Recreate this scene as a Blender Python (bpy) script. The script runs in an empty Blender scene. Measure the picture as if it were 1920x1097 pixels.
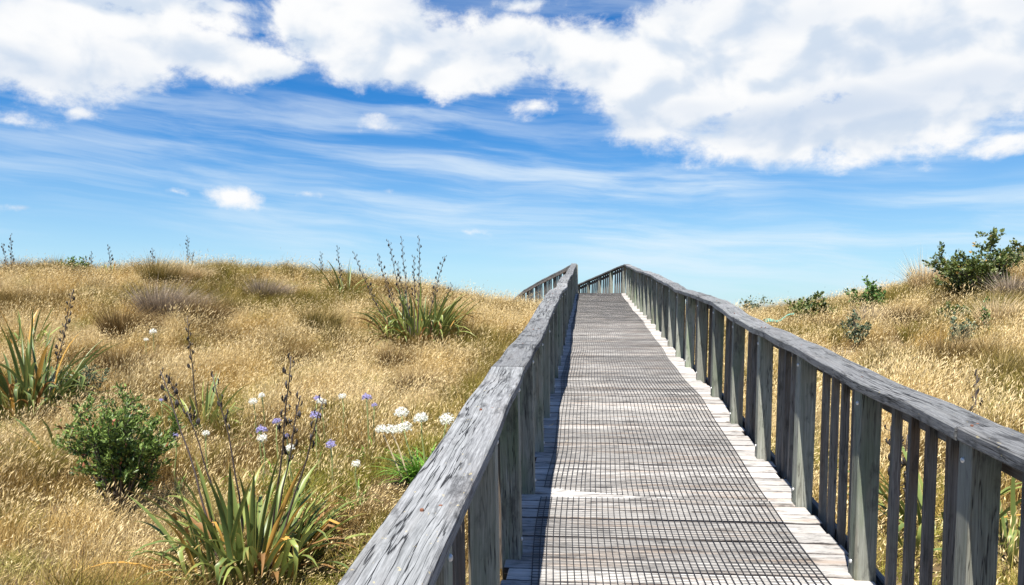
import bpy, bmesh, math, random
import numpy as np
from mathutils import Vector, Matrix

R = math.radians
random.seed(11)
rng = np.random.default_rng(11)
scene = bpy.context.scene
col = scene.collection

# ------------------------------------------------------------------ camera
F = 1450.0            # focal length in photo pixels (photo is 1920 wide)
PITCH = -2.5
PPY = 600 + F * math.tan(R(-PITCH))
EZ = 2.4              # eye height above the datum
cd = bpy.data.cameras.new('camera')
cam = bpy.data.objects.new('camera', cd)
col.objects.link(cam)
cam.location = (0, 0, EZ)
cam.rotation_euler = (R(90 + PITCH), 0, 0)
cd.sensor_width = 36
cd.lens = F / 1920 * 36
cd.shift_y = (PPY - 548.5) / 1920
cd.clip_end = 5000
cd.clip_start = 0.05
scene.camera = cam
scene.render.resolution_x, scene.render.resolution_y = 1024, 585


def ray(px, py):
    cx, cy = (px - 960) / F, (PPY - py) / F
    c, s = math.cos(R(90 + PITCH)), math.sin(R(90 + PITCH))
    return Vector((cx, c * cy + s, s * cy - c))


def at(px, py, d):
    r = ray(px, py)
    return Vector((0, 0, EZ)) + r * (d / r.y)


# ------------------------------------------------------------------ node helpers
class G:
    def __init__(self, nt):
        self.nt = nt
        nt.nodes.clear()

    def n(self, t, ins=None, **kw):
        nd = self.nt.nodes.new(t)
        for k, v in kw.items():
            setattr(nd, k, v)
        for k, v in (ins or {}).items():
            self.put(nd.inputs[k], v)
        return nd

    def put(self, sock, v):
        if isinstance(v, bpy.types.NodeSocket):
            self.nt.links.new(v, sock)
        elif v is not None:
            if sock.type == 'RGBA' and len(v) == 3:
                v = (*v, 1)
            sock.default_value = v

    def m(self, op, a, b=None, c=None, clamp=False):
        nd = self.n('ShaderNodeMath', operation=op, use_clamp=clamp)
        for i, v in enumerate((a, b, c)):
            if v is not None:
                self.put(nd.inputs[i], v)
        return nd.outputs[0]

    def v(self, op, a, b=None, c=None):
        nd = self.n('ShaderNodeVectorMath', operation=op)
        for i, x in enumerate((a, b, c)):
            if x is not None:
                self.put(nd.inputs[i], x)
        return nd.outputs['Value'] if op in ('LENGTH', 'DOT_PRODUCT', 'DISTANCE') else nd.outputs[0]

    def xyz(self, x, y, z=0.0):
        return self.n('ShaderNodeCombineXYZ', {0: x, 1: y, 2: z}).outputs[0]

    def sep(self, v):
        return self.n('ShaderNodeSeparateXYZ', {0: v}).outputs

    def mix(self, f, a, b, blend='MIX'):
        nd = self.n('ShaderNodeMix', data_type='RGBA', blend_type=blend)
        self.put(nd.inputs[0], f)
        self.put(nd.inputs[6], a)
        self.put(nd.inputs[7], b)
        return nd.outputs[2]

    def noise(self, v, scale=1.0, detail=3.0, rough=0.5, dist=0.0, color=False):
        nd = self.n('ShaderNodeTexNoise', {'Vector': v, 'Scale': scale, 'Detail': detail, 'Roughness': rough, 'Distortion': dist})
        return nd.outputs['Color' if color else 'Fac']

    def sm(self, x, lo, hi, a=0.0, b=1.0):
        nd = self.n('ShaderNodeMapRange', interpolation_type='SMOOTHSTEP')
        for i, q in enumerate((x, lo, hi, a, b)):
            self.put(nd.inputs[i], q)
        return nd.outputs[0]

    def ramp(self, f, stops):
        nd = self.n('ShaderNodeValToRGB', {0: f})
        el = nd.color_ramp.elements
        while len(el) < len(stops):
            el.new(0.5)
        for e, (p, c) in zip(el, stops):
            e.position = p
            e.color = (*c, 1)
        return nd.outputs[0]


def mat(name):
    m = bpy.data.materials.new(name)
    m.use_nodes = True
    return m, G(m.node_tree)


# ------------------------------------------------------------------ sun, sky, exposure
HEAD = math.atan(0.095)                       # the boardwalk's heading, right of the view axis
hv = Vector((math.sin(HEAD), math.cos(HEAD), 0))
rv = Vector((math.cos(HEAD), -math.sin(HEAD), 0))
L = (rv * 0.10 + hv * 0.48 + Vector((0, 0, -1))).normalized()
sd = bpy.data.lights.new('sun', 'SUN')
sd.energy = 5.0
sd.angle = R(0.53)
sd.color = (1.0, 0.95, 0.86)
sun = bpy.data.objects.new('sun', sd)
col.objects.link(sun)
sun.rotation_euler = L.to_track_quat('-Z', 'Y').to_euler()

w = bpy.data.worlds.new('World')
scene.world = w
w.use_nodes = True
try:
    w.cycles.sampling_method = 'MANUAL'
    w.cycles.sample_map_resolution = 512
except Exception:
    pass


def build_sky():
    g = G(w.node_tree)
    tc = g.n('ShaderNodeTexCoord').outputs['Generated']
    x, y, z = g.sep(tc)
    az = g.m('ARCTAN2', x, y)
    el = g.m('ARCSINE', z)
    sky = g.n('ShaderNodeTexSky', sky_type='NISHITA', sun_disc=False, sun_elevation=math.asin(-L.z),
              sun_rotation=math.atan2(-L.x, -L.y), altitude=0, air_density=1.0, dust_density=0.4, ozone_density=3.0)
    hsv = g.n('ShaderNodeHueSaturation', {'Saturation': SKY_SAT, 'Value': SKY_VAL, 'Color': sky.outputs[0]})
    skyc = g.mix(1.0, hsv.outputs[0], SKY_TINT, 'MULTIPLY')
    p = g.xyz(az, el, 0.0)
    # cumulus
    nv = g.xyz(az, g.m('MULTIPLY', el, 1.45), 0.37)
    warp = g.noise(nv, 7.0, 3.0, 0.5, color=True)
    wv = g.v('MULTIPLY', g.v('SUBTRACT', warp, (0.5, 0.5, 0.5)), (0.10, 0.06, 0.0))
    pw = g.v('ADD', p, wv)
    blobs = CLOUDS
    cur = None
    for (bx, by, rx, ry) in blobs:
        r = ray(bx, by).normalized()
        a, e = math.atan2(r.x, r.y), math.asin(r.z)
        ra, re = rx / F, ry / F
        q = g.v('MULTIPLY_ADD', pw, (1 / ra, 1 / re, 0), (-a / ra, -e / re, 0))
        ln = g.m('MULTIPLY', g.v('LENGTH', q), 1.0)
        # distance in units that stay comparable for small and large clouds
        k = min(1.45, 0.35 + ry / 85)
        ln = g.m('MULTIPLY', g.m('SUBTRACT', 1.0, ln), k)
        if ry < 40 and by > 180 and True:      # thin wisps
            ln = g.m('SUBTRACT', ln, 0.20 if bx == 455 else 0.36)
        cur = ln if cur is None else g.m('MAXIMUM', cur, ln)
    # beyond the sky seen here the cloud goes on by chance
    wide = g.noise(g.xyz(g.m('MULTIPLY', x, 1.0), y, g.m('MULTIPLY', z, 1.3)), 2.6, 2.0, 0.5)
    gen = g.m('MULTIPLY', g.m('SUBTRACT', wide, 0.60), 3.0)
    out = g.m('MAXIMUM', g.sm(g.m('ABSOLUTE', az), 0.62, 0.8), g.sm(el, 0.41, 0.5))
    gen = g.m('ADD', gen, g.m('MULTIPLY', g.m('SUBTRACT', out, 1.0), 3.0))
    gen = g.m('ADD', gen, g.m('MULTIPLY', g.sm(el, 0.12, 0.02), -2.0))
    base = g.m('MAXIMUM', cur, gen)
    fb = g.noise(nv, 13.0, 10.0, 0.66, 0.15)
    dens = g.m('ADD', base, g.m('MULTIPLY', g.m('SUBTRACT', fb, 0.5), 2.0))
    mask = g.sm(dens, -0.24, 0.36)
    # light from above: compare the same field a little higher up
    nv2 = g.v('ADD', nv, (-0.012, 0.028, 0.0))
    fb2 = g.noise(nv2, 13.0, 6.0, 0.45, 0.25)
    fb1 = g.noise(nv, 13.0, 6.0, 0.45, 0.25)
    lit = g.sm(g.m('SUBTRACT', fb1, fb2), -0.26, 0.16)
    soft = g.noise(g.xyz(az, g.m('MULTIPLY', el, 2.6), 3.1), 5.5, 4.0, 0.5)
    cloudc = g.mix(g.m('MULTIPLY', g.sm(lit, 0.0, 1.0, 1.0, 0.0), 0.95), (8.5, 8.55, 8.6), (5.5, 6.35, 7.5))
    cur2 = None
    for (bx, by, rx, ry, k) in CLOUD_SHADE:
        r = ray(bx, by).normalized()
        a, e = math.atan2(r.x, r.y), math.asin(r.z)
        q = g.v('MULTIPLY_ADD', pw, (F / rx, F / ry, 0), (-a * F / rx, -e * F / ry, 0))
        ln = g.m('MULTIPLY', g.sm(g.v('LENGTH', q), 0.1, 1.0, 1.0, 0.0), k)
        cur2 = ln if cur2 is None else g.m('MAXIMUM', cur2, ln)
    sh = g.m('MAXIMUM', cur2, g.m('MULTIPLY', g.sm(soft, 0.46, 0.80), 0.5))
    cloudc = g.mix(sh, cloudc, (4.7, 5.7, 7.2))
    # cirrus streaks
    cw = g.noise(g.xyz(az, g.m('MULTIPLY', el, 2.0), 5.0), 5.0, 2.0, 0.5, color=True)
    cv = g.v('ADD', g.xyz(g.m('MULTIPLY', az, 2.6), g.m('MULTIPLY_ADD', az, 2.2, g.m('MULTIPLY', el, 30.0)), 9.0),
             g.v('MULTIPLY', g.v('SUBTRACT', cw, (0.5, 0.5, 0.5)), (0.5, 0.9, 0)))
    ci = g.noise(cv, 1.0, 7.0, 0.6, 0.15)
    cpat = g.noise(g.xyz(az, g.m('MULTIPLY', el, 3.0), 1.7), 3.0, 2.0, 0.5)
    cm = g.m('MULTIPLY', g.sm(ci, 0.36, 0.72), g.sm(cpat, 0.24, 0.56))
    cm = g.m('MULTIPLY', cm, g.sm(az, -0.9, 0.45, 0.40, 0.85))
    cm = g.m('MULTIPLY', cm, g.sm(el, 0.5, 0.25))
    skyc = g.mix(cm, skyc, (7.2, 8.0, 8.6))
    # low bright air near the horizon
    skyc = g.mix(g.sm(el, 0.26, -0.04, 0.0, 0.66), skyc, (5.6, 7.4, 8.6))
    fin = g.mix(mask, skyc, cloudc)
    bg = g.n('ShaderNodeBackground', {'Color': fin, 'Strength': 0.05})
    o = g.n('ShaderNodeOutputWorld')
    g.nt.links.new(bg.outputs[0], o.inputs[0])


SKY_SAT, SKY_VAL, SKY_TINT = 1.40, 1.10, (0.66, 0.96, 1.14)
CLOUDS = [  # centre and half-axes as seen from the walk
    (40, 40, 240, 105), (210, 85, 180, 70), (370, 110, 150, 45), (490, 128, 70, 26), (240, 10, 190, 38), (430, 20, 60, 14),
    (690, 60, 170, 95), (800, 95, 150, 75), (880, 140, 130, 46), (640, 10, 110, 60), (960, 80, 90, 40), (1000, 10, 50, 12),
    (1100, 110, 160, 65), (1280, 115, 240, 95), (1260, 200, 130, 62), (1500, 85, 330, 120), (1480, 245, 200, 52), (1640, 255, 150, 42),
    (1760, 90, 280, 140), (1900, 60, 160, 110), (1860, 212, 130, 24), (1890, 268, 90, 26), (1560, 285, 120, 20), (1240, 250, 60, 22),
    (455, 360, 66, 26), (55, 390, 52, 13), (140, 203, 36, 17), (40, 215, 55, 26), (705, 238, 42, 14), (975, 222, 58, 20), (880, 430, 58, 9),
    (335, 367, 26, 10), (600, 355, 36, 9), (740, 345, 18, 10), (120, 392, 36, 8),
]
CLOUD_SHADE = [(1560, 218, 330, 48, 0.75), (1300, 215, 120, 30, 0.35), (110, 120, 220, 40, 0.38), (1800, 170, 260, 40, 0.5), (760, 150, 120, 25, 0.25),
               (1450, 40, 200, 40, 0.3), (60, 395, 60, 8, 0.4)]
build_sky()

vs = scene.view_settings
vs.view_transform = 'Standard'
vs.look = 'None'
vs.gamma = 1.0
vs.use_curve_mapping = False
vs.exposure = 1.22

# ------------------------------------------------------------------ small mesh tools
def link(name, me, parent=None, m=None):
    o = bpy.data.objects.new(name, me)
    col.objects.link(o)
    if parent is not None:
        o.parent = parent
    if m is not None and me is not None and not me.materials:
        me.materials.append(m)
    return o


def tag(o, label=None, category=None, group=None, kind=None):
    for k, v in (('label', label), ('category', category), ('group', group), ('kind', kind)):
        if v:
            o[k] = v
    return o


def empty(name, loc):
    o = bpy.data.objects.new(name, None)
    o.empty_display_size = 0.1
    o.location = loc
    col.objects.link(o)
    return o


class MB:
    """collects vertices, faces, uvs (per vertex) and colours (per vertex)"""
    def __init__(self):
        self.v, self.f, self.uv, self.c = [], [], [], []

    def add(self, vs, fs, uvs=None, cs=None):
        b = len(self.v)
        self.v += [tuple(q) for q in vs]
        self.f += [tuple(i + b for i in f) for f in fs]
        self.uv += [tuple(q) for q in (uvs if uvs is not None else [(0, 0)] * len(vs))]
        self.c += [tuple(q) for q in (cs if cs is not None else [(0, 0, 0, 1)] * len(vs))]

    def mesh(self, name, m=None, smooth=False):
        me = bpy.data.meshes.new(name)
        me.from_pydata(self.v, [], self.f)
        uvl = me.uv_layers.new(name='uv')
        li = np.empty(len(me.loops), dtype=np.int32)
        me.loops.foreach_get('vertex_index', li)
        uvl.data.foreach_set('uv', np.array(self.uv, dtype=np.float32)[li].ravel())
        ca = me.color_attributes.new('tone', 'FLOAT_COLOR', 'POINT')
        ca.data.foreach_set('color', np.array(self.c, dtype=np.float32).ravel())
        if smooth:
            me.polygons.foreach_set('use_smooth', [True] * len(me.polygons))
        if m is not None:
            me.materials.append(m)
        me.update()
        return me

    def tube(self, pts, rad, sides=6, uv0=0.0, cap=True, c=(0, 0, 0, 1)):
        pts = [Vector(p) for p in pts]
        vs, fs, uvs = [], [], []
        up = Vector((0.31, 0.2, 0.93))
        acc = uv0
        for i, p in enumerate(pts):
            t = (pts[min(i + 1, len(pts) - 1)] - pts[max(i - 1, 0)]).normalized()
            a = t.cross(up)
            if a.length < 1e-3:
                a = t.cross(Vector((1, 0, 0)))
            a.normalize()
            b = t.cross(a)
            r = rad[i] if hasattr(rad, '__len__') else rad
            if i:
                acc += (pts[i] - pts[i - 1]).length
            for k in range(sides):
                q = 2 * math.pi * k / sides
                vs.append(p + a * math.cos(q) * r + b * math.sin(q) * r)
                uvs.append((acc, k * r))
        for i in range(len(pts) - 1):
            for k in range(sides):
                k2 = (k + 1) % sides
                fs.append((i * sides + k, i * sides + k2, (i + 1) * sides + k2, (i + 1) * sides + k))
        if cap:
            fs.append(tuple(range(sides))[::-1])
            fs.append(tuple((len(pts) - 1) * sides + k for k in range(sides)))
        self.add(vs, fs, uvs, [c] * len(vs))


def wood_box(name, sx, sy, sz, axis, bev, m, cut=None, jit=0.0):
    """bevelled board centred on its origin; uv = metres along the grain and round it"""
    bm = bmesh.new()
    bmesh.ops.create_cube(bm, size=1)
    for v in bm.verts:
        v.co = Vector((v.co.x * sx, v.co.y * sy, v.co.z * sz))
    bmesh.ops.bevel(bm, geom=list(bm.edges), offset=bev, segments=1, affect='EDGES')
    if jit:
        for v in bm.verts:
            v.co += Vector([random.uniform(-jit, jit) for _ in range(3)])
    uvl = bm.loops.layers.uv.new('uv')
    for f in bm.faces:
        for l in f.loops:
            c = list(l.vert.co)
            u = c.pop(axis)
            n = [abs(q) for q in f.normal]
            n.pop(axis)
            v = c[1] + 0.37 if n[0] > n[1] else c[0]
            l[uvl].uv = (u, v)
    me = bpy.data.meshes.new(name)
    bm.to_mesh(me)
    bm.free()
    me.materials.append(m)
    return me


def sweep(pts, rights, l0, l1, z0, z1, bev=0.004, u0=0.0, ends=True):
    """rectangular section carried along pts; l along the right vectors, z up"""
    b = bev
    prof = [(l0 + b, z0), (l1 - b, z0), (l1, z0 + b), (l1, z1 - b), (l1 - b, z1), (l0 + b, z1), (l0, z1 - b), (l0, z0 + b)]
    per = [0.0]
    for i in range(8):
        p, q = prof[i], prof[(i + 1) % 8]
        per.append(per[-1] + math.hypot(p[0] - q[0], p[1] - q[1]))
    mb = MB()
    n = len(pts)
    vs, uvs, fs = [], [], []
    acc = u0
    for i, (p, r) in enumerate(zip(pts, rights)):
        if i:
            acc += (Vector(pts[i]) - Vector(pts[i - 1])).length
        for k in range(9):
            l, zz = prof[k % 8]
            vs.append(Vector(p) + r * l + Vector((0, 0, zz)))
            uvs.append((acc, per[k]))
    for i in range(n - 1):
        for k in range(8):
            fs.append((i * 9 + k, i * 9 + k + 1, (i + 1) * 9 + k + 1, (i + 1) * 9 + k))
    if ends:
        fs.append(tuple(range(8))[::-1])
        fs.append(tuple((n - 1) * 9 + k for k in range(8)))
    mb.add(vs, fs, uvs)
    return mb


# ------------------------------------------------------------------ materials
def wood(name, dark, mid, light, grain=1.0, blotch=0.3, green=0.0, brown=0.2, crack=0.5, fleck=0.0, bump=0.5, edge=0.0, wobble=0.025, knots=0.0):
    m, g = mat(name)
    uv = g.n('ShaderNodeUVMap', uv_map='uv').outputs[0]
    u, v, _ = g.sep(uv)
    rnd = g.n('ShaderNodeObjectInfo').outputs['Random']
    rz = g.m('MULTIPLY', rnd, 57.0)
    wob = g.m('MULTIPLY', g.m('SUBTRACT', g.noise(g.xyz(g.m('MULTIPLY', u, 2.2), g.m('MULTIPLY', v, 6.0), rz), 1.0, 2.0), 0.5), wobble)
    v2 = g.m('ADD', v, wob)
    g1 = g.noise(g.xyz(g.m('MULTIPLY', u, 2.6 * grain), g.m('MULTIPLY', v2, 85.0), rz), 1.0, 5.0, 0.65)
    g2 = g.noise(g.xyz(g.m('MULTIPLY', u, 9.0 * grain), g.m('MULTIPLY', v2, 260.0), rz), 1.0, 3.0, 0.6)
    gr = g.m('ADD', g.m('MULTIPLY', g1, 0.5), g.m('MULTIPLY', g2, 0.5))
    c = g.ramp(gr, [(0.30, dark), (0.46, mid), (0.62, light)])
    # brown heart of the board
    bn = g.noise(g.xyz(g.m('MULTIPLY', u, 1.3), g.m('MULTIPLY', v2, 14.0), g.m('ADD', rz, 4.0)), 1.0, 3.0)
    c = g.mix(g.m('MULTIPLY', g.sm(bn, 0.5, 0.7), brown), c, (mid[0] * 1.05, mid[1] * 0.78, mid[2] * 0.58))
    gn = g.noise(g.xyz(g.m('MULTIPLY', u, 2.0), g.m('MULTIPLY', v, 9.0), g.m('ADD', rz, 9.0)), 1.0, 4.0, 0.6)
    gf = g.m('MULTIPLY', g.sm(gn, 0.40, 0.66), g.m('MULTIPLY', green, g.sm(g.m('FRACT', g.m('MULTIPLY', rnd, 7.3)), 0.2, 0.8, 0.35, 1.0)))
    c = g.mix(gf, c, (mid[0] * 0.66, mid[1] * 0.84, mid[2] * 0.60))
    # dark weathering and lichen
    bl = g.noise(g.xyz(g.m('MULTIPLY', u, 8.0), g.m('MULTIPLY', v, 22.0), g.m('ADD', rz, 2.0)), 1.0, 7.0, 0.68)
    bz = g.noise(g.xyz(g.m('MULTIPLY', u, 3.0), g.m('MULTIPLY', v, 8.0), g.m('ADD', rz, 13.0)), 1.0, 3.0, 0.5)
    bl = g.m('ADD', bl, g.m('MULTIPLY', g.m('SUBTRACT', bz, 0.5), 0.55))
    c = g.mix(g.m('MULTIPLY', g.sm(bl, 0.51, 0.72), blotch), c, (dark[0] * 0.34, dark[1] * 0.34, dark[2] * 0.35))
    cn = g.noise(g.xyz(g.m('MULTIPLY', u, 1.6), g.m('MULTIPLY', v2, 42.0), g.m('ADD', rz, 21.0)), 1.0, 3.0, 0.55)
    cr = g.m('MULTIPLY', g.sm(g.m('ABSOLUTE', g.m('SUBTRACT', cn, 0.5)), 0.004, 0.022, 1.0, 0.0), crack)
    cz = g.noise(g.xyz(g.m('MULTIPLY', u, 1.1), g.m('MULTIPLY', v, 5.0), g.m('ADD', rz, 31.0)), 1.0, 2.0)
    cr = g.m('MULTIPLY', cr, g.sm(cz, 0.42, 0.58))
    c = g.mix(cr, c, (0.012, 0.012, 0.013))
    if fleck:
        fn = g.noise(g.xyz(g.m('MULTIPLY', u, 30.0), g.m('MULTIPLY', v, 55.0), rz), 1.0, 3.0, 0.6)
        c = g.mix(g.m('MULTIPLY', g.sm(fn, 0.66, 0.72), fleck), c, (0.44, 0.36, 0.17))
    if knots:
        vo = g.n('ShaderNodeTexVoronoi', {'Vector': g.xyz(g.m('MULTIPLY', u, 1.5), g.m('MULTIPLY', v, 9.0), g.m('MULTIPLY', rz, 0.1)), 'Scale': 1.0})
        kd = vo.outputs['Distance']
        ring = g.m('MULTIPLY_ADD', g.m('SINE', g.m('MULTIPLY', kd, 160.0)), 0.25, 0.6)
        c = g.mix(g.m('MULTIPLY', g.m('MULTIPLY', g.sm(kd, 0.10, 0.05), ring), knots), c, (0.045, 0.038, 0.033))
    if edge:       # shade of the board gaps painted, with grime, along arrises and sawn sides
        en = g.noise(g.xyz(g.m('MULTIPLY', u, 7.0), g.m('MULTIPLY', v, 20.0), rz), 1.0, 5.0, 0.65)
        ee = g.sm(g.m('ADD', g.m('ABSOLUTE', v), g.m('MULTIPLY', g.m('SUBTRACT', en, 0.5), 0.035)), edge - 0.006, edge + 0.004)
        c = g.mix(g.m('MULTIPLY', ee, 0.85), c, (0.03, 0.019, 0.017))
    br = g.sm(g.m('FRACT', g.m('MULTIPLY', rnd, 3.7)), 0.0, 1.0, 0.74, 1.16)
    hs = g.n('ShaderNodeHueSaturation', {'Value': br, 'Color': c})
    h = g.m('SUBTRACT', gr, g.m('MULTIPLY', cr, 1.2))
    bp = g.n('ShaderNodeBump', {'Strength': bump, 'Distance': 0.004, 'Height': h})
    b = g.n('ShaderNodeBsdfPrincipled', {'Base Color': hs.outputs[0], 'Roughness': 0.82, 'Normal': bp.outputs[0]})
    b.inputs['Specular IOR Level'].default_value = 0.28
    o = g.n('ShaderNodeOutputMaterial')
    g.nt.links.new(b.outputs[0], o.inputs[0])
    return m


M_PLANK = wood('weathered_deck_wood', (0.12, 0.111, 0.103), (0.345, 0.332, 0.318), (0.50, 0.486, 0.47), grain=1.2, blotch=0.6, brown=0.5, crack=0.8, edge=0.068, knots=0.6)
M_CAP = wood('weathered_rail_wood', (0.068, 0.070, 0.073), (0.148, 0.152, 0.159), (0.25, 0.257, 0.266), grain=1.5, blotch=0.8, green=0.15, brown=0.12, crack=1.0, fleck=0.5, bump=1.0, wobble=0.02, knots=0.8)
M_POST = wood('weathered_post_wood', (0.085, 0.085, 0.072), (0.225, 0.23, 0.198), (0.34, 0.35, 0.31), grain=0.8, blotch=0.55, green=0.8, brown=0.5, crack=0.8, knots=0.8)
M_BAL = wood('weathered_baluster_wood', (0.045, 0.041, 0.038), (0.13, 0.12, 0.112), (0.21, 0.20, 0.19), grain=0.9, blotch=0.55, green=0.35, brown=0.7, crack=0.7, knots=0.6)


def simple(name, c, rough=0.6, metal=0.0):
    m, g = mat(name)
    tc = g.n('ShaderNodeTexCoord').outputs['Object']
    nz = g.noise(tc, 40.0, 4.0, 0.6)
    cc = g.mix(nz, tuple(q * 0.75 for q in c), tuple(min(1, q * 1.2) for q in c))
    b = g.n('ShaderNodeBsdfPrincipled', {'Base Color': cc, 'Roughness': rough, 'Metallic': metal})
    o = g.n('ShaderNodeOutputMaterial')
    g.nt.links.new(b.outputs[0], o.inputs[0])
    return m


M_BOLT = simple('galvanised_steel', (0.62, 0.63, 0.64), 0.45, 0.6)
M_NET = simple('black_plastic_mesh', (0.014, 0.014, 0.016), 0.6)


def leafy(m, g, colour, trans=0.3, rough=0.5, spec=0.4, tcol=None):
    b = g.n('ShaderNodeBsdfPrincipled', {'Base Color': colour, 'Roughness': rough})
    b.inputs['Specular IOR Level'].default_value = spec
    t = g.n('ShaderNodeBsdfTranslucent', {'Color': tcol if tcol is not None else colour})
    mx = g.n('ShaderNodeMixShader', {0: trans, 1: b.outputs[0], 2: t.outputs[0]})
    o = g.n('ShaderNodeOutputMaterial')
    g.nt.links.new(mx.outputs[0], o.inputs[0])
    return m


def grass_material():
    """tone: red = height on the stem, green = chance, blue = seed head"""
    m, g = mat('dry_grass')
    a = g.n('ShaderNodeAttribute', attribute_name='tone').outputs['Color']
    h, r, s = g.sep(a)
    tint = g.n('ShaderNodeAttribute', attribute_type='INSTANCER', attribute_name='tint').outputs['Fac']
    grn = g.n('ShaderNodeAttribute', attribute_type='INSTANCER', attribute_name='green').outputs['Fac']
    warm = g.mix(r, (0.085, 0.052, 0.014), (0.25, 0.16, 0.05))
    dry = g.mix(r, (0.29, 0.18, 0.042), (0.67, 0.475, 0.17))
    pale = g.mix(r, (0.40, 0.30, 0.135), (0.74, 0.60, 0.35))
    dry = g.mix(g.sm(tint, 0.40, 0.0), dry, warm)
    c = g.mix(g.sm(tint, 0.45, 1.0), dry, pale)
    gc = g.mix(r, (0.10, 0.105, 0.014), (0.33, 0.31, 0.05))
    c = g.mix(g.m('MULTIPLY', grn, g.sm(h, 1.0, 0.25, 0.3, 1.0)), c, gc)
    seed = g.mix(r, (0.52, 0.39, 0.17), (0.82, 0.67, 0.40))
    c = g.mix(g.m('MULTIPLY', s, 0.85), c, seed)
    return leafy(m, g, c, 0.16, 0.55, 0.25)


M_GRASS = grass_material()


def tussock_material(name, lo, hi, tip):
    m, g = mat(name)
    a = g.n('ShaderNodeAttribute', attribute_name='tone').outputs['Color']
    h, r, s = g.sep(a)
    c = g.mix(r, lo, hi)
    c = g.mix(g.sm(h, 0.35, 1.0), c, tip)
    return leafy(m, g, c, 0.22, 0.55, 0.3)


M_TUS = {
    'brown': tussock_material('brown_tussock', (0.06, 0.037, 0.014), (0.16, 0.10, 0.037), (0.30, 0.205, 0.085)),
    'grey': tussock_material('grey_tussock', (0.12, 0.085, 0.055), (0.26, 0.20, 0.14), (0.42, 0.34, 0.26)),
    'olive': tussock_material('olive_tussock', (0.055, 0.048, 0.010), (0.16, 0.13, 0.028), (0.38, 0.28, 0.11)),
    'straw': tussock_material('straw_tussock', (0.36, 0.24, 0.10), (0.58, 0.44, 0.24), (0.74, 0.60, 0.38)),
}


def flax_material(name='flax_leaf', lo=(0.04, 0.085, 0.02), hi=(0.24, 0.29, 0.065)):
    m, g = mat(name)
    uv = g.n('ShaderNodeUVMap', uv_map='uv').outputs[0]
    u, v, _ = g.sep(uv)
    rnd = g.n('ShaderNodeObjectInfo').outputs['Random']
    r2 = g.m('FRACT', g.m('MULTIPLY', rnd, 11.7))
    st = g.noise(g.xyz(g.m('MULTIPLY', u, 2.0), g.m('MULTIPLY', v, 16.0), g.m('MULTIPLY', rnd, 33.0)), 1.0, 3.0)
    green = g.mix(rnd, lo, hi)
    green = g.mix(st, green, g.mix(0.5, green, (0.25, 0.29, 0.11)))
    green = g.mix(g.sm(u, 0.0, 0.35, 0.6, 0.0), green, (0.30, 0.25, 0.07))
    dead = g.mix(st, (0.36, 0.155, 0.035), (0.60, 0.40, 0.10))
    c = g.mix(g.sm(r2, 0.92, 0.94), green, dead)
    edge = g.sm(g.m('ABSOLUTE', v), 0.80, 0.98)
    c = g.mix(g.m('MULTIPLY', edge, 0.55), c, (0.36, 0.24, 0.05))
    tipb = g.m('MULTIPLY', g.sm(u, 0.80, 1.0), g.sm(r2, 0.35, 0.6))
    c = g.mix(tipb, c, (0.30, 0.19, 0.06))
    return leafy(m, g, c, 0.22, 0.42, 0.4)


M_FLAX = flax_material()
M_FLAXDARK = flax_material('deep_green_flax_leaf', (0.022, 0.055, 0.016), (0.11, 0.165, 0.04))
M_STALK = simple('dark_flax_stalk', (0.048, 0.034, 0.030), 0.6)
M_POD = simple('dark_seed_pod', (0.026, 0.021, 0.020), 0.55)


def shrub_material(name, a, b, hot=None, gloss=0.45):
    m, g = mat(name)
    t = g.n('ShaderNodeAttribute', attribute_name='tone').outputs['Color']
    h, r, s = g.sep(t)
    c = g.mix(r, a, b)
    if hot:
        c = g.mix(g.sm(s, 0.985, 0.99), c, hot)
    return leafy(m, g, c, 0.22, gloss, 0.45)


M_SHRUB = shrub_material('olive_green_leaf', (0.03, 0.065, 0.014), (0.20, 0.28, 0.06), (0.30, 0.09, 0.05))
M_SHRUB2 = shrub_material('grey_green_leaf', (0.055, 0.085, 0.045), (0.16, 0.20, 0.115))
M_LUPIN = shrub_material('bright_green_leaf', (0.045, 0.10, 0.022), (0.13, 0.22, 0.05))
M_DARKLEAF = shrub_material('dark_green_leaf', (0.03, 0.06, 0.015), (0.16, 0.19, 0.045), (0.33, 0.22, 0.06))
M_BARK = simple('brown_bark', (0.085, 0.065, 0.05), 0.85)
M_AGLEAF = shrub_material('strap_leaf_green', (0.05, 0.14, 0.012), (0.18, 0.34, 0.045))


def petal(name, a, b):
    m, g = mat(name)
    t = g.n('ShaderNodeAttribute', attribute_name='tone').outputs['Color']
    h, r, s = g.sep(t)
    return leafy(m, g, g.mix(r, a, b), 0.35, 0.5, 0.3)


M_WHITE = petal('white_petal', (0.72, 0.72, 0.64), (0.88, 0.88, 0.84))
M_PURPLE = petal('purple_petal', (0.30, 0.28, 0.55), (0.50, 0.47, 0.74))
M_GSTEM = simple('green_flower_stem', (0.20, 0.23, 0.08), 0.6)
M_DSTEM = simple('dry_flower_stem', (0.40, 0.32, 0.20), 0.7)


def ground_material():
    m, g = mat('sandy_thatch')
    p = g.n('ShaderNodeNewGeometry').outputs['Position']
    a = g.noise(p, 0.7, 5.0, 0.6)
    b = g.noise(p, 14.0, 6.0, 0.7)
    c = g.mix(b, (0.055, 0.037, 0.016), (0.19, 0.125, 0.055))
    c = g.mix(g.m('MULTIPLY', g.sm(a, 0.60, 0.72), 0.6), c, (0.46, 0.39, 0.29))
    bp = g.n('ShaderNodeBump', {'Strength': 0.8, 'Distance': 0.05, 'Height': b})
    d = g.n('ShaderNodeBsdfPrincipled', {'Base Color': c, 'Roughness': 0.95, 'Normal': bp.outputs[0]})
    o = g.n('ShaderNodeOutputMaterial')
    g.nt.links.new(d.outputs[0], o.inputs[0])
    return m


M_GROUND = ground_material()

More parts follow.
